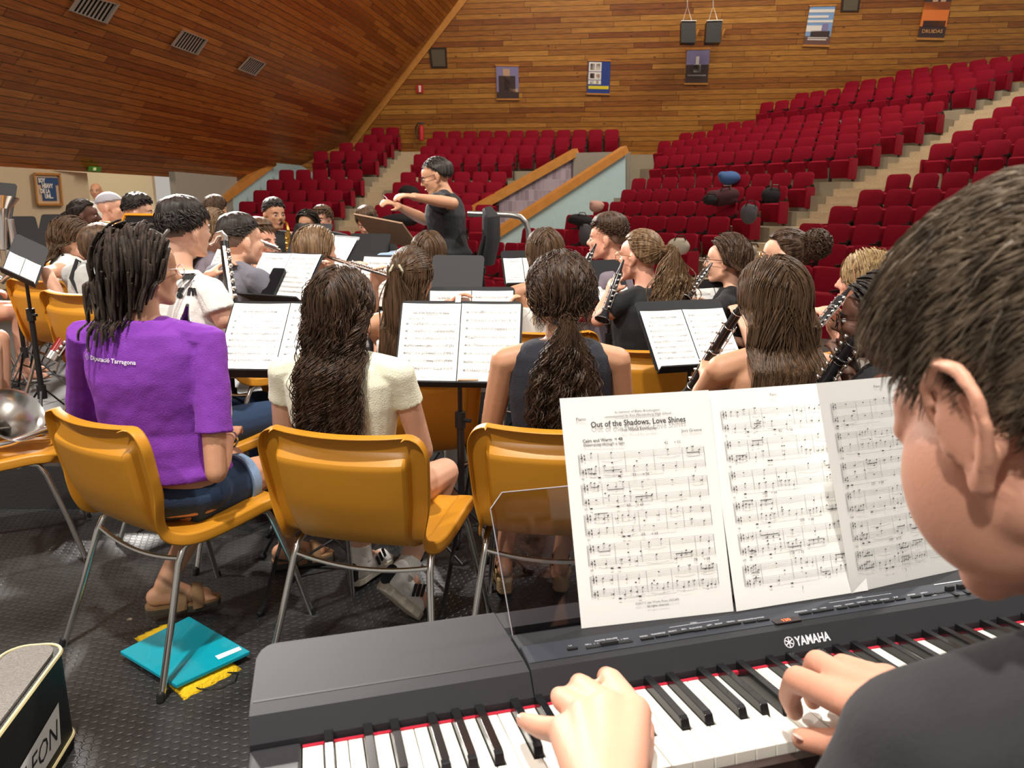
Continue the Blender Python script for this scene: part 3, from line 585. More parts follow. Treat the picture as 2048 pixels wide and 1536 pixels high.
# ---------------------------------------------------------------- music stands
m_desk=mat('matt black stand desk',(.012,.012,.013),.55,spec=.25); m_deskg=mat('worn grey stand desk',(.030,.030,.032),.55,spec=.3)
m_plas=mat('clear plastic sleeve',(.9,.9,.9),.15,alpha=.18)
def mstand(P,Y,label,pages=2,part='Clarinet',w=.50,h=.34,seed=1,deskm=None,footz=0,legyaw=.3,back=False,pr=(.215,.285),flapg=False,tilt=None,rnd=.02):
    """P: image positions of desk top-left, top-right, bottom-right, bottom-left corners on a desk plane at distance Y (bottom mid)"""
    bl_=at(*P[3],Y); br=at(*P[2],Y)
    # width direction is horizontal: choose the depth of the right corner so the edge is level
    br=atz(*P[2],bl_.z) if abs(atz(*P[2],bl_.z).y-Y)<.5 else br
    x=(br-bl_); wid=x.length; x.normalize()
    # lean so that the top edge projects where it should
    best=None
    for k in (range(5,80) if tilt is None else [tilt]):
        a=R(k); n=Vector((0,0,1)).cross(x)  # pointing away
        up=(Vector((0,0,1))*math.sin(a)+n*math.cos(a)) 
        d=ray(*P[0]); nn=x.cross(up).normalized(); tl_=O+d*((bl_-O).dot(nn)/d.dot(nn)); hh=(tl_-bl_).dot(up)
        s=abs(hh-h)+.15*abs(k-62)/60
        if best is None or s<best[0]: best=(s,up,hh,nn)
    _,up,hh,nn=best; hh=max(.12,min(.45,hh))
    if flapg: ext=max(0,.30-hh); bl_=bl_-up*ext; hh+=ext
    if nn.dot(O-bl_)<0: nn=-nn
    M=basis(x,up,nn,bl_); mid=bl_+x*wid/2
    t=thing('music_stand',label,'music stand',Vector((mid.x,mid.y,footz)),0,'black folding music stands'); Mi=t.matrix_world.inverted() if False else Matrix.Translation(-Vector((mid.x,mid.y,footz)))
    Ml=Mi@M
    mb=MB(); mb.rbox((wid/2,hh/2,-.006),(wid,hh,.004),rnd,Ml,4); dk=mb.build('desk',deskm or m_desk,t,False)
    mb=MB(); mb.box((wid/2,-.004,.018),(wid*.99,.006,.05),Ml); mb.build('ledge',deskm or m_desk,t,False)
    c=mid+up*hh*.3-nn*.015; mx,my=c.x-mid.x-nn.x*.03,c.y-mid.y-nn.y*.03; zt=c.z-footz
    mb=MB(); mb.tube([(mx,my,.28),(mx,my,zt-.22)],.0135,10); mb.build('lower_pole',m_black,t); 
    mb=MB(); mb.tube([(mx,my,zt-.3),(mx,my,zt-.03),(c.x-mid.x,c.y-mid.y,zt)],.0085,8); mb.build('upper_pole',m_black,t); mb=MB(); mb.tube([(mx,my,zt-.26),(mx,my,zt-.20)],.02,10); mb.tube([(mx,my,zt-.23),(mx+.04,my-.02,zt-.23)],.008,6); mb.build('clamp',m_rub,t)
    mb=MB(); mb.tube([(mx,my,.27),(mx,my,.34)],.022,10); mb.build('hub',m_rub,t)
    for k in range(3):
        a=legyaw+k*2*math.pi/3; dx,dy=math.cos(a),math.sin(a)
        mb=MB(); mb.tube([(mx+dx*.02,my+dy*.02,.31),(mx+dx*.27,my+dy*.27,.012)],.008,6,flat=.6); mb.tube([(mx,my,.08),(mx+dx*.145,my+dy*.145,.155)],.005,6); l=mb.build('leg',m_black,t); mb=MB(); mb.cap((mx+dx*.26,my+dy*.26,.02),(mx+dx*.285,my+dy*.285,.012),.014,.012,8); mb.build('foot_cap',m_rub,l)
    out=[]
    if pages and not back:
        pw_=(wid-.012)/max(pages,1)-.004; ph_=min(hh*.94,pw_*1.5); x0=(wid-pw_*pages-.004*(pages-1))/2
        for k in range(pages):
            MM=M@TR(x0+k*(pw_+.004),.006,.003+.001*k)
            tp=Mi; o=page_mesh(pw_,ph_,MM).build('sheet_music',m_page); nt=page_notes(pw_,ph_,MM@TR(0,0,.0012),first=(k==0),seed=seed*3+k,part=part,nst=7 if k==0 else 8); 
            nt.build('notation',m_ink,o,False)
            tag(o,f"{'left' if k==0 else 'right'} page on {label}",'sheet music','printed band parts'); out.append(o)
    return t,M,wid,hh,out
S={}
S['a']=mstand([(440,601),(690,607),(672,752),(424,749)],2.72,'stand between purple shirt and cream shirt players',seed=1,pr=(.212,.275))
S['b']=mstand([(788,600),(1044,600),(1040,772),(786,768)],2.7,'central stand between cream shirt and black vest players',seed=2,pr=(.212,.27))
S['c']=mstand([(1280,602),(1471,591),(1492,732),(1314,743)],2.95,'stand left of the long straight haired player',seed=3,pr=(.175,.265))
S['d']=mstand([(858,573),(1030,571),(1030,640),(855,640)],3.35,'low stand just behind the central stand',seed=4,pr=(.18,.26),tilt=62,flapg=True)
S['e']=mstand([(1362,560),(1474,553),(1500,640),(1388,648)],3.75,'small stand before the bespectacled clarinettist',seed=5,pr=(.125,.2),tilt=62,flapg=True)
S['f']=mstand([(985,501),(1066,499),(1092,570),(1010,572)],4.1,'tilted stand by the bare-shouldered girl near the handrail',seed=6,pr=(.105,.19),tilt=60,flapg=False)
S['g']=mstand([(1176,520),(1243,516),(1262,596),(1196,600)],4.0,'stand partly hidden by the curly black vest player',seed=7,pr=(.10,.2),tilt=60,flapg=True)
S['h']=mstand([(522,502),(650,510),(605,603),(482,594)],3.5,'left middle stand with a phone on it',seed=8,deskm=m_deskg,pr=(.135,.21),tilt=52,flapg=False)
S['i']=mstand([(50,460),(125,465),(72,573),(2,541)],3.75,'grey-topped stand at the left edge of the band',seed=9,deskm=m_deskg,legyaw=.9,tilt=46,footz=.22)
S['j']=mstand([(418,494),(462,499),(440,588),(400,580)],3.8,'narrow stand behind the bass clarinet',seed=10,pages=1,pr=(.10,.2),tilt=62,flapg=False,footz=.22)
S['k']=mstand([(655,468),(711,476),(690,530),(640,522)],4.7,'grey stand behind the brown haired flautist',seed=11,deskm=m_deskg,pr=(.085,.18),tilt=58,flapg=True,footz=.22)
S['l']=mstand([(712,508),(782,510),(779,587),(712,584)],4.1,'stand with one blue-cornered page behind the flute',seed=12,pages=1,pr=(.165,.2),tilt=64,flapg=True)
S['m']=mstand([(586,446),(656,449),(650,503),(574,500)],5.9,'black stand seen from behind, before the bespectacled girl',0,back=True,tilt=64,flapg=True,footz=.22)
S['n']=mstand([(697,466),(771,466),(774,512),(692,510)],5.4,'broad black stand in front of the boy looking down',0,back=True,tilt=66,flapg=True)
S['o']=mstand([(862,509),(963,511),(964,573),(860,571)],3.9,'empty dark grey stand below the conductor',0,deskm=m_deskg,back=True,tilt=68,flapg=True)
S['p']=mstand([(26,432),(112,429),(84,484),(8,486)],5.3,'black stand at left, behind the tuba bell',0,back=True,tilt=60,flapg=True,footz=.22)
S['q']=mstand([(84,428),(135,429),(120,470),(74,470)],6.2,'black stand before the player in red',0,back=True,tilt=60,flapg=True,footz=.22)
S['r']=mstand([(238,430),(306,434),(326,470),(236,466)],5.2,'black stand with an orange edge before the curly haired saxophonist',0,back=True,tilt=62,flapg=True,footz=.22)
S['s']=mstand([(-20,363),(28,365),(26,416),(-20,412)],4.9,'tall black stand cut by the left edge of the view',0,back=True,tilt=64,flapg=True,footz=.22)
t,M,wd,hh,_=S['r']; Mi=Matrix.Translation(-t.location); mb=MB()
mb.box((wd/2,hh+.003,-.002),(wd,.014,.02),Mi@M); mb.build('orange_edge',mat('orange edging',(.75,.3,.02),.4),t,False); mb=MB(); mb.box((.0,hh/2,-.002),(.014,hh,.02),Mi@M); mb.build('orange_edge',MT['orange edging'],t,False)
# phone on stand h
t,M,wd,hh,_=S['h']; mb=MB(); mb.rbox((wd*.47,.075,.018),(.075,.15,.009),.012,M); ph=tag(mb.build('phone',m_black,None,False),'black phone standing between the two pages on the left middle stand','phone')
mb=MB(); mb.rbox((wd*.47,.075,.0235),(.068,.142,.001),.01,M); mb.build('screen',mat('dark phone glass',(.01,.012,.015),.08),ph,False)
# plastic sleeve edge + wood pencil + printed strip on stand b
t,M,wd,hh,_=S['b']; mb=MB(); mb.box((wd*.47,hh+.004,.006),(.02,.03,.001),M); mb.box((wd*.485,.12,.008),(.012,.24,.001),M); tag(mb.build('bookmark_strip',m_page,None,False),'narrow paper strip between the pages of the central stand','paper')
mb=MB(); mb.tube([M@Vector((wd*.52,.008,.03)),M@Vector((wd*.68,.009,.03))],.004,6); tag(mb.build('pencil',m_wood),'wooden pencil on the ledge of the central stand','pencil')
# conductor's stand, seen from below
t=thing('music_stand',"conductor's wide desk holding an open score, tilted almost flat",'music stand',(-1.25,5.9,0),0)
dc=at(775,463,5.9); x=(at(826,474,5.75)-at(722,453,6.0)).normalized(); n=Vector((.15,.55,.72)); yv=n.cross(x).normalized(); n=x.cross(yv).normalized(); t.location=(dc.x,dc.y,0); Ml=basis(x,yv,n,Vector((0,0,dc.z)))
mb=MB(); mb.box((0,0,0),(.46,.32,.012),Ml); mb.build('desk',mat('plywood desk',(.30,.18,.10),.5),t,False)
mb=MB(); mb.tube([(0,0,.3),(0,0,dc.z-.03)],.014,8); mb.build('pole',m_black,t)
for k in range(3):
    a=k*2.09+.3; mb=MB(); mb.tube([(0,0,.32),(.3*math.cos(a),.3*math.sin(a),.012)],.01,6); mb.build('leg',m_black,t)
MM=basis(x,yv,n,dc)
for k in(0,1):
    o=page_mesh(.21,.29,MM@TR(-.21+k*.21,-.14,.012),-.01).build('score_page',m_page); tag(o,f"{'left' if k==0 else 'right'} page of the open score on the conductor's desk",'sheet music','conductor score pages')
# small podium with rail
# ================================================================ DIGITAL PIANO
PQ=[-0.17599744,0.71983852,-0.54402006,0.26532281,0.12188541]
pa=Vector((math.cos(PQ[3]),math.sin(PQ[3]),0)); pb0=Vector((math.sin(PQ[3]),-math.cos(PQ[3]),0)); pb=pb0*math.cos(PQ[4])+Vector((0,0,math.sin(PQ[4]))); pnn=pa.cross(-pb).normalized()
PO=Vector((PQ[0],PQ[1],PQ[2]+CAMH)); PM=basis(pa,-pb,pnn,PO)   # local x along keys, y away from the player, z up
PMi=PM.inverted()
def pl(px,py,w): 
    d=ray(px,py); o=O-PO; t=(w-o.dot(pnn))/d.dot(pnn); return PMi@(O+d*t)
m_pb=mat('charcoal piano case',(.024,.024,.027),.6,spec=.25,bump=.08,bscale=900); m_pf=mat('piano front band',(.022,.022,.024),.5,bump=.08,bscale=900); m_pc=mat('console panel',(.034,.038,.048),.5,spec=.3,bump=.05,bscale=900)
m_wk=mat('white key',(.80,.78,.70),.18,coat=.4); m_bk=mat('black key',(.008,.008,.009),.22,coat=.3); m_felt=mat('red felt',(.42,.01,.03),.9); m_prt=mat('white legend print',(.75,.75,.78),.5)
t=thing('digital_piano','charcoal 88-key digital piano with clear music rest, played in the foreground','piano',M=PM); PIA=t
UL,UR=-.1,1.226
cs_=[(.008,-.032),(.008,-.004),(.012,-.001),(.022,.004),(.040,.017),(.052,.0215),(.13,.024),(.185,.020),(.203,.010),(.207,-.005),(.207,-.07),(.0,-.07)]
def extr(P,x0,x1,name,m,parent,cor=0):
    mb=MB(); k=len(P); rc=.055; V=[(x0+(rc-math.sqrt(max(0,rc*rc-max(0,a-(.207-rc))**2)) if cor else 0),a,b) for a,b in P]+[(x1,a,b) for a,b in P]; mb.add(V,[(i,(i+1)%k,k+(i+1)%k,k+i) for i in range(k)],None,[list(range(k)),list(range(k,2*k))[::-1]]); o=mb.build(name,m,parent,False); return o
# coordinates: y away from player. key tails at y=0
top=[(.003,-.03),(.003,-.003),(.018,.021),(.042,.0235),(.152,.0235),(.165,.0235),(.176,.0235),(.186,.0235),(.194,.022),(.2,.0195),(.203,.017),(.206,.006),(.206,-.065),(.003,-.065)]
extr(top,UL,.209,'case_side',m_pb,t,1); extr(top,.944,UR,'case_side',m_pb,t)
top2=[(.003,-.03),(.003,-.003),(.018,.0225),(.026,.026),(.062,.031),(.064,.027),(.105,.027),(.108,.014),(.135,.014),(.14,.022),(.19,.022),(.203,.016),(.206,.006),(.206,-.065),(.003,-.065)]
extr(top2,.2105,.9425,'console',m_pb,t)
mb=MB(); mb.add([(.2115,.0265,.0268),(.9415,.0265,.0268),(.9415,.0615,.0316),(.2115,.0615,.0316)],[(0,1,2,3)]); pan=mb.build('control_panel',m_pc,t,False)
for x0,x1 in((UL+.003,.207),(.946,UR-.003)):
    mb=MB(); mb.box(((x0+x1)/2,.0435,.0232),(x1-x0,.004,.0012)); mb.build('speaker_slot',m_rub,t,False)
# key bed, cheeks
mb=MB(); mb.box(((UL+UR)/2,-.085,-.055),(UR-UL,.18,.025)); mb.build('key_bed',m_pf,t,False)
mb=MB(); mb.box(((UL+UR)/2,-.160,-.052),(UR-UL,.012,.062)); mb.build('front_rail',mat('key slip with painted key shade',(.03,.016,.013),.4),t,False)  # key slip raised over the key fronts, dark brown standing for their shade
for x0,x1 in((UL,-.0485),(1.1765,UR)):
    mb=MB(); mb.box(((x0+x1)/2,-.087,-.03),(x1-x0,.178,.045)); bevel(mb.build('end_block',m_pf,t,False),.003)
mb=MB(); mb.box((.564,-.0015,-.0125),(1.222,.005,.004)); mb.build('felt_strip',m_felt,t,False)
def keybox(x0,x1,y0,y1,z0,z1): mb=MB(); mb.box(((x0+x1)/2,(y0+y1)/2,(z0+z1)/2),(x1-x0,y1-y0,z1-z0)); return mb
KW=.1645/7; nw=['C','D','E','F','G','A','B']; bo={'C':.021,'D':.0495,'F':.0905,'G':.1175,'A':.1445}
bl_key=None
pressedw={}; nb=0
def whites(start,n0,cnt):
    pass
wl=[]; 
for k in range(-2,50): wl.append((k,nw[k%7],k//7))
hidden_from=60
kid=0
for k,nm,oc in wl:
    x0=k*KW; x1=x0+KW-.0009; base=oc*.1645
    # tail cut by neighbouring black keys
    hw=.0062; L,Rr=x0,x1
    prev=nw[(k-1)%7]; 
    if prev in bo and k>-2: L=max(L,(base if nm!='C' else base)+ (bo[prev] if prev!='B' else 0)+hw) if prev in bo and nm!='C' else L
    if nm in bo: Rr=min(Rr,base+bo[nm]-hw)
    if nm=='C': L=x0
    if nm=='F': L=x0
    press=-.006 if kid in (21,26) else 0; z=-.0115+press
    mb=MB(); zz0=z-.018
    P=[(x0,-.150),(x1,-.150),(x1,-.098),(Rr,-.098),(Rr,-.002),(L,-.002),(L,-.098),(x0,-.098)]
    mb.prism(P,zz0,z)
    o=mb.build('white_key',m_wk,t,False); bevel(o,.0008,2); kid+=1
    if nm in bo and k<49:
        xc=base+bo[nm]; w=.0048; zt=.0; zb=-.022
        V=[(xc-w-.0012,-.0965,zb),(xc+w+.0012,-.0965,zb),(xc+w+.0012,.004,zb),(xc-w-.0012,.004,zb),(xc-w,-.086,zt-.001),(xc+w,-.086,zt-.001),(xc+w,.004,zt),(xc-w,.004,zt),(xc-w,-.091,zt-.003),(xc+w,-.091,zt-.003)]
        mb=MB(); mb.add(V,[(4,5,6,7),(3,2,1,0),(8,9,5,4),(0,1,9,8),(2,3,7,6)],None,[[1,2,6,5,9],[0,8,4,7,3]]); o=mb.build('black_key',m_bk,t,False); bevel(o,.0008,2)
# panel controls
zp=lambda y:.0268+(y-.0265)*.137+.0004
def btn(px,py,w=.020): 
    p=pl(px,py,.029); mb=MB(); mb.box((p.x+w*.1,p.y,zp(p.y)+.0008),(w,.0035,.0022)); return mb.build('button',m_rub,pan,False),p
legend=MB()
def leg(s,x,y,sz=.0042,al='CENTER'): textmb(legend,s,sz,TR(x,y,zp(y)+.0003)@RX(R(7.8)),align=al)
for px,py,s in((1292,1278,'DEMO'),(1321,1273,'TRANSPOSE'),(1350,1268,'SELECT'),(1373,1264,'REC'),(1397,1261,'PLAY/STOP'),(1424,1256,'LEFT'),(1443,1253,'RIGHT'),(1467,1249,'TEMPO'),(1497,1245,'METRONOME'),(1524,1241,'RHYTHM'),(1608,1228,'FUNCTION'),(1635,1224,'-/NO'),(1653,1221,'+/YES'),(1682,1217,'PIANO'),(1706,1213,'E.PIANO'),(1729,1209,'ORGAN'),(1752,1206,'CLV/VIB'),(1776,1203,'STRINGS'),(1799,1199,'SPLIT'),(1830,1194,'REVERB'),(1856,1190,'EFFECT'),(1878,1187,'')):
    b,p=btn(px,py,.017 if px<1660 else .015); leg(s,p.x,p.y+.0055,.0036)
b,p=btn(1143,1299,.013)
def ln(x0,y0,x1,w=.0004): legend.add([(x0,y0,zp(y0)+.0004),(x1,y0,zp(y0)+.0004),(x1,y0+w,zp(y0)+.0005),(x0,y0+w,zp(y0)+.0005)],[(0,1,2,3)])
p0=pl(1345,1262,.03);p1=pl(1445,1247,.03); ln(p0.x,p0.y+.008,p1.x); leg('SONG',(p0.x+p1.x)/2,p0.y+.0095,.0034)
p0=pl(1664,1211,.03);p1=pl(1790,1192,.03); ln(p0.x,p0.y+.006,p1.x); leg('VOICE',(p0.x+p1.x)/2,p0.y+.0075,.0034); leg('- PANEL LOCK -',.80,.0335,.0034)
p0=pl(1172,1294,.03);p1=pl(1265,1280,.03); leg('MASTER VOLUME',(p0.x+p1.x)/2,p0.y+.009,.0038); leg('MIN',p0.x+.004,p0.y+.005,.0032); leg('MAX',p1.x-.006,p0.y+.005,.0032)
mb=MB(); mb.box(((p0.x+p1.x)/2,p0.y,zp(p0.y)),(p1.x-p0.x,.005,.001)); sl=mb.build('volume_slot',m_rub,pan,False)
mb=MB(); mb.box(((p0.x+p1.x)/2,p0.y,zp(p0.y)+.002),(.022,.0055,.004)); mb.build('volume_slider',m_pb,sl,False)
for k in range(11): 
    xx=p0.x+.008+k*(p1.x-p0.x-.016)/10; legend.add([(xx,p0.y+.0045,zp(p0.y)+.0012),(xx+.0006,p0.y+.0045,zp(p0.y)+.0012),(xx+.0006,p0.y+.006,zp(p0.y)+.0013),(xx,p0.y+.006,zp(p0.y)+.0013)],[(0,1,2,3)])
# display
a,b,c_,d_=[pl(*q,.0305) for q in((1542,1236),(1589,1226),(1604,1236),(1556,1249))]; pm=(a+b+c_+d_)/4
mb=MB(); mb.rbox((pm.x,pm.y,zp(pm.y)),(.038,.0125,.0016),.002); dsp=mb.build('display_window',mat('smoked display',(.02,.012,.012),.15),pan,False)
mb=MB(); textmb(mb,'130',.009,TR(pm.x-.008,pm.y-.0035,zp(pm.y)+.0012),bold=.0001); mb.build('display_digits',mat('red led digits',(1,.12,.03),.4,emit=2.5),dsp,False)
# sliders at the right
for k in range(4):
    p=pl(1905+k*23,1183-k*4,.03); mb=MB(); mb.box((p.x,p.y+.001,zp(p.y)),(.006,.021,.0012)); s_=mb.build('slider_slot',m_rub,pan,False); mb=MB(); mb.box((p.x+.001,p.y+(.006,.006,.007,-.005)[k],zp(p.y)+.004),(.014,.005,.007)); bevel(mb.build('slider_cap',m_rub,s_,False),.001)
ln(.815,.0575,.905,.0016)
# logo on the fascia
fs=basis(Vector((1,0,0)),Vector((0,.53,.85)),Vector((0,-.85,.53)),Vector((.5405,.0062,.0022))); lg=MB()
textmb(lg,'YAMAHA',.0155,fs@TR(.0165,.002,.0006),bold=.00035,sx=.78)
cx,cy,rr=.0075,.0075,.0068
for a0 in range(24):
    a,b=a0*math.pi/12,(a0+1)*math.pi/12; lg.add(xf(np.array([(cx+rr*math.cos(a),cy+rr*math.sin(a),.0006),(cx+rr*math.cos(b),cy+rr*math.sin(b),.0006),(cx+rr*.87*math.cos(b),cy+rr*.87*math.sin(b),.0006),(cx+rr*.87*math.cos(a),cy+rr*.87*math.sin(a),.0006)]),fs),[(0,1,2,3)])
for k in range(3):
    a=k*math.pi/3+math.pi/2; dx,dy=math.cos(a),math.sin(a); L=rr*.85; w=.0006; lg.add(xf(np.array([(cx-dx*L-dy*w,cy-dy*L+dx*w,.0006),(cx-dx*L+dy*w,cy-dy*L-dx*w,.0006),(cx+dx*L+dy*w,cy+dy*L-dx*w,.0006),(cx+dx*L-dy*w,cy+dy*L+dx*w,.0006)]),fs),[(0,1,2,3)])
lg.build('maker_emblem',m_prt,t,False)
# power symbol
p=pl(1140,1292,.03); th=np.linspace(.5,2*math.pi-.5,12)+math.pi/2
for a,b in zip(th,th[1:]): legend.add([(p.x+.0016*math.cos(a),p.y+.0016*math.sin(a),zp(p.y)+.0006),(p.x+.0016*math.cos(b),p.y+.0016*math.sin(b),zp(p.y)+.0006),(p.x+.0020*math.cos(b),p.y+.0020*math.sin(b),zp(p.y)+.0006),(p.x+.0020*math.cos(a),p.y+.0020*math.sin(a),zp(p.y)+.0006)],[(0,1,2,3)])
legend.build('panel_legends',m_prt,pan,False)
# clear music rest: bottom edge in the groove; leaning back
m_acr=D.materials.new('clear smoked acrylic'); m_acr.use_nodes=True; nt=m_acr.node_tree; nt.nodes.clear()
o_=NN(nt,'ShaderNodeOutputMaterial'); tr=NN(nt,'ShaderNodeBsdfTransparent'); tr.inputs[0].default_value=(.80,.78,.80,1); gl=NN(nt,'ShaderNodeBsdfGlossy'); gl.inputs['Roughness'].default_value=.03; fr=NN(nt,'ShaderNodeFresnel'); fr.inputs[0].default_value=1.45; mx=NN(nt,'ShaderNodeMixShader'); nt.links.new(fr.outputs[0],mx.inputs[0]); nt.links.new(tr.outputs[0],mx.inputs[1]); nt.links.new(gl.outputs[0],mx.inputs[2]); nt.links.new(mx.outputs[0],o_.inputs[0])
def lean_pt(px,py,y0,z0,ang):   # plane through line y=y0,z=z0 leaning back by ang from vertical
    d=PMi.to_3x3()@ray(px,py); o=PMi@O; n=Vector((0,-math.cos(ang),math.sin(ang))); t=(Vector((0,y0,z0))-o).dot(n)/d.dot(n); return o+d*t
LA=R(18)
tl_=lean_pt(983,988,.118,.016,LA); L0=(tl_.z-.016)/math.cos(LA)
print('acrylic',tl_,L0)
rest=[]; 
mb=MB(); x0,x1,h_=.213,.94,min(max(L0,.15),.24)
prof=[(x0+.004,0),(x1-.004,0),(x1+.008,h_-.02),(x1-.01,h_),(x0+.01,h_),(x0-.008,h_-.02)]
mr=basis(Vector((1,0,0)),Vector((0,math.sin(LA),math.cos(LA))),Vector((0,-math.cos(LA),math.sin(LA))),Vector((0,.120,.016)))
mb.prism(prof,-.0015,.0015,M=mr); mb.build('music_rest',m_acr,t,False)
mb=MB(); k=len(prof)
for i in range(k): a,b=prof[i],prof[(i+1)%k]; mb.tube([mr@Vector((a[0],a[1],0)),mr@Vector((b[0],b[1],0))],.0009,5)
mb.build('music_rest_edge',mat('acrylic edge',(.45,.43,.46),.3),t)
# pages: find lean so that the A4 height matches
def fit_page(BL,BR,TL,label,seed,first,w=.21,h=.297,z0=.0275,pn=None):
    a=pl(*BL,z0); b=pl(*BR,z0); best=None
    for k in range(-5,45):
        an=R(k); ym=(a.y+b.y)/2; q=lean_pt(*TL,a.y,z0,an); e=abs((q.z-z0)/math.cos(an)-h)
        if best is None or e<best[0]: best=(e,an,q)
    e,an,q=best; x=(b-a).normalized(); up=(q-a); up=(up-x*up.dot(x)).normalized(); n=x.cross(up)
    M=PM@basis(x,up,n,a); skew=(q-a).dot(x)
    print(label,'lean',math.degrees(an),'err',e,'w',(b-a).length,'skew',skew)
    sk=Matrix.Identity(4); sk[0][1]=skew/h; M=M@sk
    o=page_mesh(w,h,M,bend=.002).build('sheet_music',m_page); nt_=page_notes(w,h,M@TR(0,0,.0008),first=first,grand=True,nst=5 if first else 6,seed=seed,part='Piano',pn=pn); nt_.build('notation',m_ink,o,False)
    tag(o,label,'sheet music','piano part pages'); return o
fit_page((1473,1223),(1703,1186),(1411,782),'middle page of the three-page piano part on the clear rest',2,False,z0=.0285,pn='2')
fit_page((1163,1257),(1472,1222),(1119,797),'first page of the piano part, bearing the title, on the clear rest',1,True,z0=.0278)
fit_page((1703,1187),(1910,1141),(1632,766),'third page of the piano part, nearest the pianist\'s face',3,False,z0=.0278,pn='3')
# stand for the piano
mb=MB()
st_=thing('keyboard_stand','black cross-braced keyboard stand under the digital piano','stand',Vector((0,0,0)))
for s,xx in((0,.15),(1,.98)):
    a=PM@Vector((xx,.12,-.07)); b=PM@Vector((xx,-.12,-.07)); 
    for p,q in((a,b),(b,a)):
        f=Vector((q.x,q.y,.015)); f=f+(f-Vector((p.x,p.y,.015)))*.4; mb=MB(); mb.tube([p+Vector((0,0,-.012)),f],.014,6); mb.build('stand_leg',m_black,st_)
    mb=MB(); mb.tube([a+Vector((0,0,-.012)),b+Vector((0,0,-.012))],.012,6); mb.build('support_bar',m_black,st_)
# ================================================================ PEOPLE
def skinm(n,c): return mat('skin '+n,c,.5,bump=.06,bscale=350,sss=.12,var=.08,vscale=18,spec=.4)
SK={'fair':skinm('fair',(.70,.40,.27)),'tan':skinm('tan',(.56,.29,.17)),'olive':skinm('olive',(.46,.235,.135)),'dark':skinm('dark',(.115,.052,.032)),'rosy':skinm('rosy',(.67,.335,.225))}
def hairm(n,c0,c1,rough=.5):
    if n in MT: return MT[n]
    m=tri_color(n,[(.35,c0),(.62,c1)],(90,90,9),rough,detail=3,bump=.25); m.node_tree.nodes['Principled BSDF'].inputs['Specular IOR Level'].default_value=.22; MT[n]=m; return m
HR={'black':hairm('hair black',(.008,.006,.005),(.035,.026,.022)),'dkbrown':hairm('hair dark brown',(.020,.011,.007),(.085,.048,.028)),'brown':hairm('hair brown',(.04,.022,.012),(.115,.065,.034)),'ltbrown':hairm('hair light brown',(.09,.05,.025),(.24,.15,.08)),'blond':hairm('hair dark blond',(.17,.10,.045),(.42,.29,.14)),'braid':hairm('hair braids',(.012,.008,.006),(.055,.036,.026),.6),'grey':hairm('hair greying',(.015,.012,.010),(.06,.05,.045)),'ash':hairm('hair ash brown',(.06,.043,.029),(.21,.158,.108),.5)}
def cloth(n,c,**k): return mat('cloth '+n,c,.85,bump=k.pop('bump',.3),bscale=260,sheen=.2,var=.06,vscale=10,**k)
HC=np.array([0,-.012,.025]); HRD=np.array([.076,.097,.090])
def thr(y): return np.interp(y,[-1,-.45,-.12,.02,.22,.45,1],[-.72,-.62,-.22,-.05,.18,.50,.56])
def head(mb,M,nose=1,sx=1.0,k=18,ears=True,big=False):
    Q=lambda p:tuple(M@Vector(p)); M3=M.to_3x3()
    E=lambda c,r,rot=None:mb.ell(Q(c),r,(M3@rot) if rot is not None else M3,k)
    E((0,-.012,.025),(.073*sx,.094,.086)); E((0,.030,-.030),(.060*sx,.062,.078)); E((0,.012,-.055),(.056*sx,.062,.045))
    E((0,.066,-.094),(.026,.022,.020)); E((0,.056,.030),(.056*sx,.036,.045))
    for s in(-1,1):
        mb.cap(Q((s*.050*sx,-.005,-.058)),Q((s*.018,.062,-.096)),.020,.018,10); E((s*.034,.066,-.022),(.024,.020,.022)); mb.cap(Q((s*.012,.087,.018)),Q((s*.042,.074,.016)),.010,.009,8)
        if ears:
            rot=Matrix.Rotation(s*R(-18),3,'Z')@Matrix.Rotation(R(-10),3,'X')
            E((s*.079*sx,-.012,-.012),(.007,.018,.031),rot); mb.cap(Q((s*.083*sx,-.020,.012)),Q((s*.082*sx,-.026,-.015)),.006,.006,8); E((s*.077*sx,-.002,-.040),(.007,.009,.010))
    mb.cap(Q((0,.088,.012)),Q((0,.110*nose,-.026)),.0075,.011,8); 
    for s in(-1,1): E((s*.010,.098,-.031),(.008,.009,.007))
    mb.cap(Q((-.016,.088,-.058)),Q((.016,.088,-.058)),.0075,.0075,8); mb.cap(Q((-.013,.086,-.069)),Q((.013,.086,-.069)),.0075,.0075,8)
def face_bits(M,parent,skincol='fair',brow=None,glass=None,smile=False):
    for s in(-1,1):
        mb=MB(); mb.ell(M@Vector((s*.031,.079,-.002)),(.0125,.0095,.008),M.to_3x3(),10); e=mb.build('eye',mat('eye white',(.55,.5,.47),.3),parent)
        mb=MB(); mb.ell(M@Vector((s*.031,.087,-.003)),(.0058,.003,.0062),M.to_3x3(),8); mb.build('iris',mat('iris dark',(.02,.01,.006),.2),e)
        mb=MB(); mb.tube([M@Vector((s*.014,.093,.0145)),M@Vector((s*.032,.090,.020)),M@Vector((s*.049,.075,.015))],[.003,.0042,.002],6,flat=.7); mb.build('eyebrow',brow or HR['dkbrown'],parent)
    mb=MB(); mb.tube([M@Vector((-.021,.088,-.0635)),M@Vector((0,.0965,-.062)),M@Vector((.021,.088,-.0635))],[.003,.0055,.003],6); mb.build('lips',mat('lips '+skincol,{'dark':(.12,.04,.035)}.get(skincol,(.5,.16,.13)),.45),parent)
    if glass is not None: glasses(M,parent,glass)
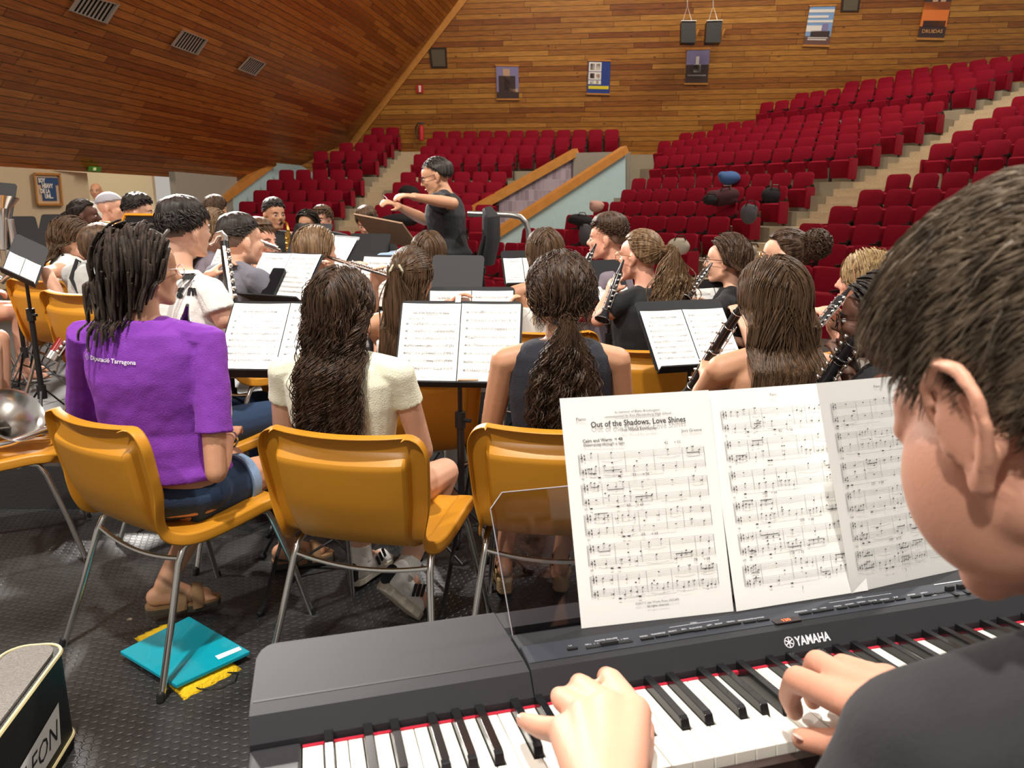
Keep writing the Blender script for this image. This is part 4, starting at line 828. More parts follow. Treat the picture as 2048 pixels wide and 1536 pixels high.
def glasses(M,parent,m):
    mb=MB()
    for s in(-1,1):
        mb.tube([M@Vector((s*.033+.023*math.cos(a),.104-.006*abs(math.cos(a)),-.003+.019*math.sin(a))) for a in np.linspace(0,2*math.pi,15)],.0016,5,False)
        mb.tube([M@Vector((s*.056,.099,.004)),M@Vector((s*.078,.05,.006)),M@Vector((s*.083,-.01,.004)),M@Vector((s*.080,-.028,-.012))],.0016,5)
    mb.tube([M@Vector((-.011,.104,0)),M@Vector((.011,.104,0))],.0015,5); mb.build('glasses',m,parent)
m_gold=mat('gold wire',(.75,.5,.2),.25,metal=1); m_gdark=mat('tortoise frame',(.03,.015,.01),.25)
# ---- hair
def capmesh(M,top=.018,side=.008,back=.014,noise=.003,front=0,k=56,thrf=thr,seed=0,fringe=0):
    n=k//2; rr=np.random.default_rng(seed); V=[]
    for i in range(n+1):
        t=math.pi*i/n
        for j in range(k): a=2*math.pi*j/k; V.append((math.sin(t)*math.cos(a),math.sin(t)*math.sin(a),math.cos(t)))
    d=np.array(V); y,z=d[:,1],d[:,2]; m=np.clip((z-thrf(y))/.10,0,1); m=m*m*(3-2*m)
    th=side+(top-side)*np.clip((z-.25)/.5,0,1)+(back-side)*np.clip(-y,0,1)*np.clip(1-abs(z-.2),0,1)+fringe*np.clip(y,0,1)*np.clip(z,0,1)
    ph=rr.uniform(0,6,6); nz=np.sin(d[:,0]*17+ph[0])*np.sin(y*15+ph[1])+np.sin(z*23+ph[2])*np.sin(d[:,0]*29+ph[3])*.6+np.sin(y*37+z*31+ph[4])*.4
    r=HRD+ (th*m-.012*(1-m)+noise*nz*m)[:,None]
    mb=MB(); P=HC+d*r; q=[(i*k+j,(i+1)*k+j,(i+1)*k+(j+1)%k,i*k+(j+1)%k) for i in range(n) for j in range(k)]
    mb.add(xf(P,M),q); return mb
def roots(n,rg,thrf=thr,ext=.03,cond=None):
    out=[]
    while len(out)<n:
        d=rg.normal(size=3); d/=np.linalg.norm(d)
        if d[2]>thrf(d[1])+ext and (cond is None or cond(d)): out.append(d)
    return np.array(out)
def flow(n,L,M,rg,off=(.004,.02),r=.0016,wave=(.0,.05),curl=False,shz=None,backy=-.125,spread=.12,m=26,back=.9,cond=None,side=.5,clump=0,ymin=None,thrf=thr,taper=.25,Lvar=.12,xc=0,frizz=0,ncl=0,clw=.75):
    """long hair: falls over the head, neck and back (head-local frame, gravity along -z of the person)"""
    d=roots(n,rg,thrf,cond=cond); o=rg.uniform(*off,n); Ls=L*(1-rg.uniform(0,Lvar,n)); ds=(Ls/(m-1))[:,None]
    A=np.array(M)[:3,:3]; c0=np.array(M)[:3,3]; P=np.zeros((n,m,3)); P[:,0]=HC+d*(HRD+o[:,None]); g=A.T@np.array([0,0,-1.]); p=P[:,0].copy()
    tx=rg.uniform(-1,1,n); tx=np.sign(tx)*abs(tx)**.8*spread
    for k in range(1,m):
        q=(p-HC)/HRD; up=np.clip(q[:,2],0,1)[:,None]; v=np.tile(g,(n,1))+np.array([0,-1,0])*(back*np.clip(q[:,1]+.75,0,1.6))[:,None]*(.35+up)+ np.stack([np.sign(d[:,0])*side,0*p[:,1],0*p[:,1]],1)*up
        below=q[:,2]<-.15
        v[:,0]+=np.where(below,np.clip((tx+xc-p[:,0])*6,-.5,.5),0)
        v/=np.linalg.norm(v,axis=1)[:,None]; p=p+v*ds
        q=(p-HC)/(HRD+o[:,None]); l=np.linalg.norm(q,axis=1); ins=(l<1); p[ins]=HC+(p[ins]-HC)/l[ins][:,None]
        w=p@A.T+c0
        if shz is not None:
            f=np.clip((shz+.05-w[:,2])/.07,0,1); by=backy-o*.8+.0; lim=np.where(abs(w[:,0])<.19,by,by+.05)
            y2=np.minimum(w[:,1],lim); w[:,1]=w[:,1]*(1-f)+y2*f
            f2=np.clip((-q[:,2]-.3)/.4,0,1)*(1-f); w[:,1]=w[:,1]*(1-f2)+np.minimum(w[:,1],-.045-o)*f2
            p=(w-c0)@A
        P[:,k]=p
    s=np.linspace(0,1,m)[None,:]*Ls[:,None]; amp,wl=wave; cl=None
    if ncl:
        ld=rg.choice(n,ncl,replace=False); cl=np.argmin(((d[:,None,:]-d[None,ld,:])**2).sum(2)+((tx[:,None]-tx[None,ld])**2)*1.5,axis=1); wgt=clw*np.clip(s/L*1.6,0,1); P=P*(1-wgt[:,:,None])+P[ld[cl]]*wgt[:,:,None]; P+=(rg.normal(0,.0035,(n,1,3)))*np.clip(s/L*2,0,1)[:,:,None]
        ph=(rg.uniform(0,6.28,ncl)[cl]+rg.normal(0,.25,n)); fr=rg.uniform(.7,1.35,ncl)[cl]; am=rg.uniform(.5,1.5,ncl)[cl]; e=np.clip((s-.04)/.14,0,1)*(1+s/L*.9)*am[:,None]
        a_=s*6.283/wl*fr[:,None]+ph[:,None]; P[:,:,0]+=amp*e*np.sin(a_); P[:,:,1]+=(amp if curl else amp*.3)*e*np.cos(a_)*.8; amp=0
    if amp:
        nc=max(1,n//6); cl=rg.integers(0,nc,n); ph=rg.uniform(0,6.28,nc)[cl]+rg.normal(0,.5,n); fr=rg.uniform(.8,1.25,nc)[cl]; e=np.clip((s-.03)/.12,0,1)*(1+s/L*.8)
        P[:,:,0]+=amp*e*np.sin(s*6.283/wl*fr[:,None]+ph[:,None]); P[:,:,1]+=(amp if curl else amp*.3)*e*np.cos(s*6.283/wl*fr[:,None]+ph[:,None])*.8
    if frizz: P+=rg.normal(0,frizz,P.shape)*np.clip(s/L,0.1,1)[:,:,None]
    Rr=r*(1-(1-taper)*np.linspace(0,1,m)[None,:]**3)*rg.uniform(.7,1.25,n)[:,None]
    return xf(P.reshape(-1,3),M).reshape(P.shape),Rr
def gather(n,M,rg,tie,off=(.003,.012),r=.0016,m=14,cond=None,tail=0,mt=20,spread=.04,wave=(0,.05),curl=False,backy=None,tailr=None,wob=.0,thrf=thr,ncl=0):
    d=roots(n,rg,thrf,cond=cond); tie=np.array(tie); td=(tie-HC)/HRD; td/=np.linalg.norm(td); o=rg.uniform(*off,n)
    P=np.zeros((n,m,3)); dot=np.clip(d@td,-.999,.999); th=np.arccos(dot)
    tj=tie+rg.normal(0,.008,(n,3))
    for k in range(m):
        u=k/(m-1); s=(np.sin((1-u)*th)/np.sin(th))[:,None]*d+(np.sin(u*th)/np.sin(th))[:,None]*td
        q=HC+s*(HRD+(o*(1-.4*u))[:,None]+wob*np.sin(u*9+d[:,0]*20)[:,None]); f=max(0,(u-.75)/.25)**2; P[:,k]=q*(1-f)+tj*f
    W=xf(P.reshape(-1,3),M).reshape(P.shape); 
    Rr=np.full((n,m),r)*rg.uniform(.7,1.2,n)[:,None]
    if tail:
        T=np.zeros((n,mt,3)); st=W[:,-1]; lx=rg.normal(0,1,n)*.5; ly=rg.uniform(-1,.6,n); Ls=tail*(1-rg.uniform(0,.22,n)); outd=np.array(M.to_3x3()@Vector((0,-1,0)))
        nc=ncl or max(1,n//7); ci=rg.integers(0,nc,n); ph=rg.uniform(0,6.28,nc)[ci]+rg.normal(0,.2,n); cfr=rg.uniform(.7,1.35,nc)[ci]
        if ncl: lx=rg.normal(0,.5,nc)[ci]+rg.normal(0,.06,n); ly=rg.uniform(-1,.6,nc)[ci]+rg.normal(0,.12,n)
        for k in range(mt):
            u=k/(mt-1); s=u*Ls; w=spread*math.sin(min(1,u*1.25)*math.pi*.62)
            p=st.copy(); p+=outd*(.035*min(1,u*6)); p[:,2]-=s; p[:,0]+=lx*w*2; p[:,1]+=ly*w*.9-0*s
            a=wave[0]*min(1,u*4); p[:,0]+=a*np.sin(s*6.283/wave[1]*cfr+ph); p[:,1]+=(a if curl else a*.3)*np.cos(s*6.283/wave[1]*cfr+ph)
            if backy is not None: p[:,1]=np.minimum(p[:,1],backy-.0-(ly+1)*.012)
            T[:,k]=p
        W=np.concatenate([W[:,:-1],T],1); Rr=np.concatenate([Rr[:,:-1],np.full((n,mt),tailr or r)*rg.uniform(.7,1.2,n)[:,None]*(1-.7*np.linspace(0,1,mt)**4)],1)
    return W,Rr
def tufts(n,M,rg,L=.03,dirn=(0,1,-.2),lift=.35,r=.0012,off=(.004,.02),curl=0,thrf=thr,cond=None,m=7,jit=.35,topoff=.0):
    d=roots(n,rg,thrf,ext=.0,cond=cond); o=rg.uniform(*off,n)*(.35+.65*np.clip((d[:,2]+.1)/.6,0,1))+topoff*np.clip((d[:,2]-.3)/.5,0,1); p=HC+d*(HRD+o[:,None]*.6); P=[p.copy()]
    dv=np.array(dirn,float)[None,:]+rg.normal(0,jit,(n,3)); ph=rg.uniform(0,6.28,n)
    for k in range(1,m):
        nn=d; t=dv-nn*np.sum(dv*nn,axis=1,keepdims=True); t/=np.linalg.norm(t,axis=1,keepdims=True); v=t+nn*lift*(1-k/m*1.6)
        if curl: v=v+curl*np.stack([np.sin(k*1.9+ph),np.cos(k*1.9+ph),np.sin(k*1.3+ph)],1)
        v/=np.linalg.norm(v,axis=1,keepdims=True); p=p+v*L/(m-1); q=(p-HC)/(HRD+.003); l=np.linalg.norm(q,axis=1); ins=l<1; p[ins]=HC+(p[ins]-HC)/l[ins][:,None]; d=(p-HC)/HRD; d/=np.linalg.norm(d,axis=1,keepdims=True); P.append(p.copy())
    P=np.stack(P,1); Rr=r*(1-.8*np.linspace(0,1,m)[None,:]**2)*rg.uniform(.7,1.3,n)[:,None]
    return xf(P.reshape(-1,3),M).reshape(P.shape),Rr
# ---- body
def loft(mb,lv,k=20):
    V=[];n=len(lv)
    for z,rx,ry,yo in lv: V+=[(rx*math.copysign(abs(math.cos(a))**.9,math.cos(a)),yo+ry*math.copysign(abs(math.sin(a))**.9,math.sin(a)),z) for a in np.arange(k)*2*math.pi/k]
    mb.add(V,[(i*k+j,i*k+(j+1)%k,(i+1)*k+(j+1)%k,(i+1)*k+j) for i in range(n-1) for j in range(k)],None,[list(range(k))[::-1],list(range((n-1)*k,n*k))])
def hand(mb,w,dr,up,s=1,side=1,curl=.5,k=8,spreadf=.0,tdir=None):
    """wrist w, pointing dr, back of hand faces up; side=+1: thumb on the +side"""
    w=Vector(w);dr=Vector(dr).normalized(); up=Vector(up); up=(up-dr*up.dot(dr)).normalized(); sd=dr.cross(up).normalized()*side
    pc=w+dr*.045*s; mb.ell(pc,(.038*s,.047*s,.014*s),basis(sd,dr,up,(0,0,0)).to_3x3(),12); mb.cap(w-dr*.02*s,w+dr*.02*s,.024*s,.026*s,k)
    Lf=[.072,.080,.074,.058]
    for i in range(4):
        x=(.028-.0187*i)*s; b=w+dr*.083*s+sd*x; a=.15+curl*.35; p=b; ang=-spreadf*(i-1.5)
        dd=(dr*math.cos(ang)-sd*math.sin(ang)).normalized(); P=[b-dd*.02*s,b]; rr=[.0095*s,.0095*s]
        for j,(f,c) in enumerate(((.45,.5),(.3,.95),(.25,1.2))):
            an=curl*(c if j else .35)*(1+.0*j)+ (a if j else 0)*0; tot=curl*(.45,1.15,1.9)[j]
            v=dd*math.cos(tot)-up*math.sin(tot); p=p+v*Lf[i]*f*s; P.append(p); rr.append((.0088,.0080,.0068)[j]*s)
        mb.chain(P,rr,k)
    tb=w+dr*.02*s+sd*.026*s; t1=tb+(sd*.6+dr*.7-up*.35).normalized()*.042*s; t2=t1+((sd*.15+dr*.9-up*(.2+curl*.3)).normalized() if tdir is None else Vector(tdir).normalized())*.034*s; mb.chain([tb,t1,t2],[.014*s,.0105*s,.0085*s],k)
PEOPLE=[]
def person(key,px,yt,Y,face,skin='fair',sex='f',top=('tee',None),bottom=('jeans',None),arms='lap',hyaw=0,hpit=0,lean=0,z0=0,vox=.0085,chairlab=None,legs=(0,0),ears=True,chz=0,s_=None,armpts=None,headsx=1,hroll=0,stand=False,chairoff=0,chx=0,nodress=False,legpts=None,fix=None,chyaw=None,neckr=.045,footdz=0,bs=1.0,hem=.05,label=''):
    T=at(px,yt,Y); f=R(face); root=thing('person',label,'person',(0,0,0)); Hp=RZ(f)
    # base under head top: head centre sits at local (0,.05+lean*.7)
    sz=.475 if not stand else .92
    tz=T.z-z0; hz=tz-.128; s=(hz-sz)/(.73); s=max(.8,min(1.25,s)); ly=.03+lean*(hz-sz)
    b=Vector((T.x,T.y,z0))-Hp@Vector((0,ly,0)); b.z=z0
    root.location=b; root.rotation_euler=(0,0,f)
    zz=lambda u:sz+u*s*1.0; Yl=lambda z:lean*(z-sz)
    sh=zz(.55); nb_=zz(.60); hc=Vector((0,ly,hz)); sw=(.160 if sex=='f' else .188)*bs
    HM=TR(*hc)@RZ(R(hyaw))@RX(R(hpit))@RY(R(hroll))
    mb=MB(); w=1 if sex=='f' else 1.1
    hip=(.165 if sex=='f' else .158)*bs; wa=(.122 if sex=='f' else .145)*bs; ch=(.142 if sex=='f' else .168)*bs
    lv=[(sz-.0,hip*.9,.10,-.01),(sz+.07,hip,.115,-.01),(zz(.16),(hip+wa)/2,.10,Yl(zz(.16))),(zz(.26),wa,.088,Yl(zz(.26))),(zz(.42),ch,.105,Yl(zz(.42))),(zz(.50),ch*1.03,.098,Yl(zz(.5))-.005),(sh,ch*.85,.075,Yl(sh)-.012),(nb_,.06,.05,Yl(nb_)-.01)]
    loft(mb,[(z,rx-.008,ry-.008,yo) for z,rx,ry,yo in lv])
    S_={}; 
    for sd in(-1,1):
        S_[sd]=Vector((sd*sw,Yl(sh)-.01,sh-.024)); mb.cap((sd*.05,Yl(sh)-.015,sh+.012),S_[sd],.040,.046 if sex=='f' else .054,10)
    mb.cap((0,Yl(nb_)-.02,nb_-.03),hc+Vector((0,-.025,-.055)),neckr*1.12,neckr,14)
    head(mb,HM,ears=ears,sx=headsx)
    # arms
    mouth=HM@Vector((0,.10,-.065)); inst=None; A={}
    def A_(e,h): return e,h
    if armpts:
        Wi=(TR(*b)@Hp).inverted(); A={k:tuple([Wi@v[0],Wi@v[1]]+list(v[2:])) for k,v in armpts.items()}
    elif arms=='clar':
        fw=Vector((0,1,0)); bell=mouth+Vector((.0,.30,-.50)); inst=(mouth,bell)
        A={-1:((-sw-.07,Yl(zz(.33))+.06,zz(.30)),mouth.lerp(bell,.38)+Vector((-.03,-.03,-.01))),1:((sw+.07,Yl(zz(.33))+.06,zz(.27)),mouth.lerp(bell,.66)+Vector((.03,-.03,-.01)))}
    elif arms=='flute':
        end=mouth+Vector((.56,.12,-.07)); inst=(mouth+Vector((-.10,.005,.01)),end)
        A={-1:((-sw+.02,.20,zz(.36)),mouth.lerp(end,.28)+Vector((-.02,.04,-.03))),1:((sw+.13,.10,zz(.36)),mouth.lerp(end,.66)+Vector((0,-.05,-.03)))}
    elif arms=='sax':
        A={-1:((-sw-.05,.12,zz(.28)),(-.01,.30,zz(.36))),1:((sw+.07,.05,zz(.22)),(.10,.25,zz(.12)))}
    else: A={-1:((-sw-.05,.06,zz(.24)),(-.07,.30,sz+.17)),1:((sw+.05,.06,zz(.24)),(.07,.30,sz+.17))}
    ra=(.040,.034,.025) if sex=='f' else (.046,.038,.029)
    for sd in(-1,1):
        e,h=Vector(A[sd][0]),Vector(A[sd][1]); hd=(h-e).normalized(); wr=h-hd*.06
        mb.chain([S_[sd],S_[sd].lerp(e,.5),e,e.lerp(wr,.35),wr],[ra[0]+.004,ra[0],ra[1],ra[1]+.001,ra[2]-.004],10)
        hand(mb,wr+hd*.005,hd,Vector(A[sd][2]) if len(A[sd])>2 else Vector((0,.1,1)),.95 if sex=='f' else 1.02,side=-sd if len(A[sd])<4 else A[sd][3],curl=.75)
    # legs
    LP=legpts or {}
    LG={}
    for sd in(-1,1):
        hp=Vector((sd*.088,.0,sz+.035)); 
        if stand: kn=Vector((sd*.10,.02,.50)); an=Vector((sd*.11,-.02,.09))
        else: kn=Vector((sd*(.12+legs[0]),.43,sz+.03)); an=Vector((sd*(.12+legs[1]),.40+.0,.09-footdz))
        fd=Vector((sd*.15,1,0)).normalized()
        if sd in LP: kn,an,fd=[Vector(v) for v in LP[sd]]
        LG[sd]=(hp,kn,an,fd.normalized())
        mb.chain([hp,hp.lerp(kn,.5),kn,kn.lerp(an,.35),an],[.083,.072,.054,.052,.033],12)
        fdn=fd.normalized(); mb.cap(an+Vector((0,0,-.04))-fdn*.03,an+fdn*.13+Vector((0,0,-.055)),.034,.026,10); mb.cap(an,an+fdn*.08+Vector((0,0,-.04)),.032,.025,10)
        for i in range(5): 
            q=an+fdn*(.165-.01*i)+Vector((0,0,-.066))+fdn.cross(Vector((0,0,1)))*(-sd)*(.024-.012*i); mb.cap(q-fdn*.03,q,.011-.001*i,.009-.001*i,6)
    body=remesh(mb.build('body',SK[skin],root),vox,3)
    # clothes
    kind,cm=top
    if cm is not None:
        mb=MB(); g=.008; lo=zz(hem)
        if kind=='strapless': L=[(lo,hip+.006,.118,-.01)]+[(z,rx+g,ry+g,yo) for z,rx,ry,yo in lv[2:5]]+[(zz(.46),ch+g,.105,Yl(zz(.46)))]
        elif kind=='vest': L=[(lo,hip+.01,.122,-.01)]+[(z,rx+g*1.3,ry+g*1.4,yo) for z,rx,ry,yo in lv[2:5]]+[(zz(.50),ch*1.04,.110,Yl(zz(.5))-.006),(zz(.55),ch*.97,.094,Yl(sh)-.014),(zz(.585),ch*.80,.070,Yl(sh)-.016),(zz(.60),ch*.62,.052,Yl(sh)-.018)]
        else:
            bag=.014 if kind!='cap' else .006
            L=[(lo,hip+(.012 if hem<.1 else -.01)+bag,.128,-.012),(zz(max(.12,hem+.02)),hip+.008+bag,.124,-.01)]+[(z,rx+g+bag,ry+g+bag,yo) for z,rx,ry,yo in lv[2:5]]+[(zz(.50),ch*1.03+g+.004,.110,Yl(zz(.5))-.006),(sh+.004,ch*.88,.088,Yl(sh)-.014),(nb_-.004,.078,.062,Yl(nb_)-.014)]
        loft(mb,L,28)
        if kind in('tee','cap','long'):
            for sd in(-1,1):
                e=Vector(A[sd][0]); fr={'tee':.70,'cap':.36,'long':1.0}[kind]; q=S_[sd].lerp(e,fr); rs=ra[0]+(.018 if kind=='tee' else .011)
                mb.cap((sd*.045,Yl(sh)-.016,sh+.014),S_[sd]+Vector((0,0,.002)),.045,ra[0]+.011,12); mb.tube([S_[sd]-(q-S_[sd])*.1,S_[sd].lerp(q,.5),q],[ra[0]+.010,rs-.003,rs],14)
                if kind=='long': mb.cap(e,e.lerp(Vector(A[sd][1]),.75),ra[1]+.012,ra[2]+.01,12)
        tn={'tee':'t_shirt','cap':'t_shirt','vest':'sleeveless_top','strapless':'strapless_top','long':'jumper'}[kind]
        c=remesh(mb.build(tn,cm,root),max(.006,vox*.85),2)
        tx=D.textures.get('cloth folds') or D.textures.new('cloth folds','CLOUDS'); tx.noise_scale=.11; dm=c.modifiers.new('folds','DISPLACE'); dm.texture=tx; dm.strength=.014 if kind in('tee','long') else .006; dm.mid_level=.5; dm.texture_coords='GLOBAL'
    bk_,bm=bottom
    if bm is not None and not nodress:
        mb=MB(); mb.ell((0,0,sz+.06),(hip+.014,.128,.095),None,20); 
        for sd in(-1,1):
            hp,kn,an,fd=LG[sd]
            if bk_=='shorts': q=hp.lerp(kn,.46); mb.tube([hp-(kn-hp)*.1,hp.lerp(q,.6),q],[.092,.092,.088],18)
            elif bk_=='skirt': q=hp.lerp(kn,.8); mb.tube([hp-(kn-hp)*.1,q],[.095,.10],18)
            else: mb.chain([hp,hp.lerp(kn,.5),kn,kn.lerp(an,.5)],[.092,.083,.068,.058],14); mb.tube([kn.lerp(an,.4),an+Vector((0,0,.02))],[.060,.052],14)
        remesh(mb.build({'shorts':'shorts','skirt':'skirt','jeans':'trousers'}[bk_],bm,root),max(.007,vox),3)
    # chair
    if chairlab and not stand:
        wb=root.location; cy=f if chyaw is None else R(chyaw); cpos=Vector((wb.x,wb.y,0))+RZ(cy)@Vector((chx,.045+chairoff,0)); chair(cpos.x,cpos.y,cy,chairlab,z0+chz)
    return dict(root=root,HM=HM,S=S_,A=A,sh=sh,zz=zz,inst=inst,mouth=mouth,LG=LG,nb=nb_,Yl=Yl)
def hair(p,style,col,rg=None,n=300,**k):
    M=p['HM']; root=p['root']; rg=rg or np.random.default_rng(len(PEOPLE)+5); PEOPLE.append(1); m=HR[col]; mb=MB(); A=lambda pr:mb.tubes(pr[0],pr[1],4)
    if style=='long':
        c=capmesh(M,.014,.012,.016,.002); mb.v,mb.q,mb.n=c.v,c.q,c.n
        A(flow(n,k.get('L',.42),M,rg,shz=p['sh'],r=k.get('r',.004),wave=k.get('wave',(.003,.12)),spread=k.get('spread',.085),off=k.get('off',(.006,.026)),backy=k.get('backy',-.125),curl=k.get('curl',False),m=k.get('m',22),frizz=k.get('frizz',0),back=k.get('back',.9),Lvar=k.get('Lvar',.12),xc=k.get('xc',0)))
    elif style=='short':
        c=capmesh(M,k.get('top',.022),k.get('side',.008),k.get('back',.014),k.get('noise',.002),thrf=k.get('thrf',thr),fringe=k.get('fringe',0)); mb.v,mb.q,mb.n=c.v,c.q,c.n
        A(tufts(n,M,rg,L=k.get('L',.03),dirn=k.get('dirn',(0,1,-.2)),r=k.get('r',.003),curl=k.get('curl',0),off=(.004,max(.006,k.get('top',.022))),thrf=k.get('thrf',thr),lift=k.get('lift',.35),topoff=k.get('topoff',0)))
    elif style=='pony':
        c=capmesh(M,.010,.008,.01,.002); mb.v,mb.q,mb.n=c.v,c.q,c.n
        A(gather(n,M,rg,k.get('tie',(0,-.118,.02)),r=k.get('r',.0035),tail=k.get('L',.28),spread=k.get('spread',.045),wave=k.get('wave',(.01,.07)),curl=k.get('curl',False),backy=k.get('backy',None)))
    elif style=='bun':
        c=capmesh(M,.012,.009,.012,.002); mb.v,mb.q,mb.n=c.v,c.q,c.n; tie=k.get('tie',(0,-.105,.06))
        A(gather(n,M,rg,tie,r=.0035,wob=.003)); N=k.get('bn',260); R0=k.get('R',.052); cc=np.array(tie)+np.array([0,-.035,.012]); P=np.zeros((N,12,3)); ph=rg.uniform(0,6.28,N); ax=rg.normal(size=(N,3)); ax/=np.linalg.norm(ax,axis=1)[:,None]; bx=np.cross(ax,rg.normal(size=(N,3))); bx/=np.linalg.norm(bx,axis=1)[:,None]; rad=R0*rg.uniform(.55,1.15,N)
        for j in range(12): a=ph+j*.24; P[:,j]=cc+(ax*np.cos(a)[:,None]+bx*np.sin(a)[:,None])*rad[:,None]+rg.normal(0,.0025,(N,3))
        mb.tubes(xf(P.reshape(-1,3),M).reshape(P.shape),np.full((N,12),.003),4)
    return mb.build('hair',m,root)
# ---- instruments
m_ebony=mat('ebony body',(.010,.009,.010),.28,coat=.3); m_silver=mat('silver plate',(.75,.73,.70),.22,metal=1); m_brass=mat('lacquered brass',(.80,.50,.12),.2,metal=1)
def clarinet(a,b,label,r=.0125,group='clarinets',W=None):
    a,b=Vector(a),Vector(b)
    if W is not None: a,b=W@a,W@b
    d=(b-a); L=d.length; d.normalize(); t=thing('clarinet',label,'clarinet',a,0); x=Vector((1,0,0)); x=(x-d*x.dot(d)).normalized(); y=d.cross(x); M=basis(x,y,d,(0,0,0))
    mb=MB(); mb.lathe([(0,0),(.005,0),(.009,.05),(.0125,.07),(.0125,.085)],12,M=M); mb.build('mouthpiece',m_ebony,t)
    mb=MB(); mb.lathe([(.0145,.083),(.0155,.10),(.0155,.14),(.0145,.15),(r,.152),(r,L*.48),(r+.003,L*.485),(r+.003,L*.50),(r,L*.505),(r,L*.84),(r+.004,L*.86),(.022,L*.93),(.034,L*.985),(.036,L),(.031,L*.995),(.012,L*.9)],16,M=M); mb.build('body',m_ebony,t)
    for z,rr in((.084,.0160),(.148,.0158),(L*.492,r+.0038),(L*.85,r+.0045),(L,.0365)):
        mb=MB(); mb.tube([M@Vector((rr*math.cos(q),rr*math.sin(q),z)) for q in np.linspace(0,2*math.pi,17)],.0016,5,False); mb.build('ring',m_silver,t)
    for side in(0,1):
        mb=MB(); aa=.6+side*2.6; 
        mb.tube([M@Vector(((r+.006)*math.cos(aa),(r+.006)*math.sin(aa),z)) for z in np.linspace(L*.25,L*.8,8)],.0018,5)
        for z in np.linspace(L*.27,L*.8,7): mb.cap(M@Vector(((r+.004)*math.cos(aa+.5),(r+.004)*math.sin(aa+.5),z)),M@Vector(((r+.0075)*math.cos(aa+.5),(r+.0075)*math.sin(aa+.5),z)),.006,.006,8); mb.tube([M@Vector(((r+.006)*math.cos(aa),(r+.006)*math.sin(aa),z)),M@Vector(((r+.006)*math.cos(aa+.5),(r+.006)*math.sin(aa+.5),z))],.002,4)
        mb.build('keywork',m_silver,t)
    return t
def flute(a,b,label):
    a,b=Vector(a),Vector(b); d=b-a; L=d.length; d.normalize(); t=thing('flute',label,'flute',a,0); x=Vector((0,0,1)); x=(x-d*x.dot(d)).normalized(); y=d.cross(x); M=basis(x,y,d,(0,0,0))
    mb=MB(); mb.tube([M@Vector((0,0,z)) for z in(0,L*.33,L*.335,L*.36,L*.365,L)],[.0095,.0095,.012,.012,.0095,.0095],12); mb.build('tube',m_silver,t)
    mb=MB(); mb.ell(M@Vector((.009,0,.08)),(.004,.010,.015),M.to_3x3(),8); mb.build('lip_plate',m_silver,t)
    for k in range(14): z=L*(.40+.55*k/14); mb=MB(); mb.cap(M@Vector((.010,0,z)),M@Vector((.0125,0,z)),.008,.008,8); mb.build('key',m_silver,t)
    return t
def saxophone(W,mouth,label,s=1,m=None):
    m=m or m_brass; t=thing('saxophone',label,'saxophone',W@mouth,0); o=W@mouth; f=lambda *v:(W.to_3x3()@Vector(v))*s
    mb=MB(); mb.tube([f(0,.0,0),f(0,.05,.015),f(.01,.11,0),f(.02,.145,-.05)],[.006,.009,.011,.013],10); mb.build('neck',m,t)
    mb=MB(); mb.cap(f(0,-.03,-.012),f(0,.03,.012),.008,.011,8); mb.build('mouthpiece',m_ebony,t)
    P=[f(.02,.145,-.05),f(.025,.14,-.2),f(.03,.13,-.40),f(.035,.13,-.47),f(.04,.17,-.53),f(.045,.22,-.50),f(.05,.245,-.42),f(.05,.26,-.30),f(.05,.275,-.25)]
    mb=MB(); mb.tube(P,[.013,.018,.027,.031,.035,.038,.045,.058,.072],16,False); mb.build('body_tube',m,t)
    for k in range(10):
        z=-.10-.035*k; mb=MB(); mb.cap(f(.035,.155,z),f(.05,.17,z),.011+.0008*k,.011+.0008*k,8); mb.build('key_pad',m,t)
    for xx in(.0,.05): mb=MB(); mb.tube([f(xx,.165,-.06),f(xx+.01,.175,-.46)],.0028,5); mb.build('key_rod',m,t)
    return t
# ================================================================ THE BAND
c_pur=cloth('purple',(.20,.035,.36)); c_crm=cloth('cream',(.80,.78,.60)); c_nvy=cloth('dark navy',(.018,.019,.028)); c_blk=cloth('black',(.012,.012,.013)); c_wht=cloth('white',(.78,.76,.70)); c_gry=cloth('heather grey',(.42,.42,.40)); c_slt=cloth('slate grey',(.13,.13,.155)); c_mau=cloth('mauve grey',(.17,.14,.165)); c_red=cloth('red',(.55,.02,.03)); c_den=cloth('dark denim',(.02,.045,.10)); c_lden=cloth('light denim',(.22,.33,.5)); c_chr=cloth('charcoal',(.016,.016,.018),bump=.08); c_pal=cloth('pale floral',(.6,.6,.58))
m_wsh=mat('white leather',(.72,.70,.66),.45); m_sole=mat('off white sole',(.58,.52,.42),.6); m_tan=mat('tan suede',(.26,.15,.07),.9); m_esp=mat('jute sole',(.45,.30,.15),.9,bump=.8,bscale=150); m_dsole=mat('dark sole',(.05,.045,.035),.8)
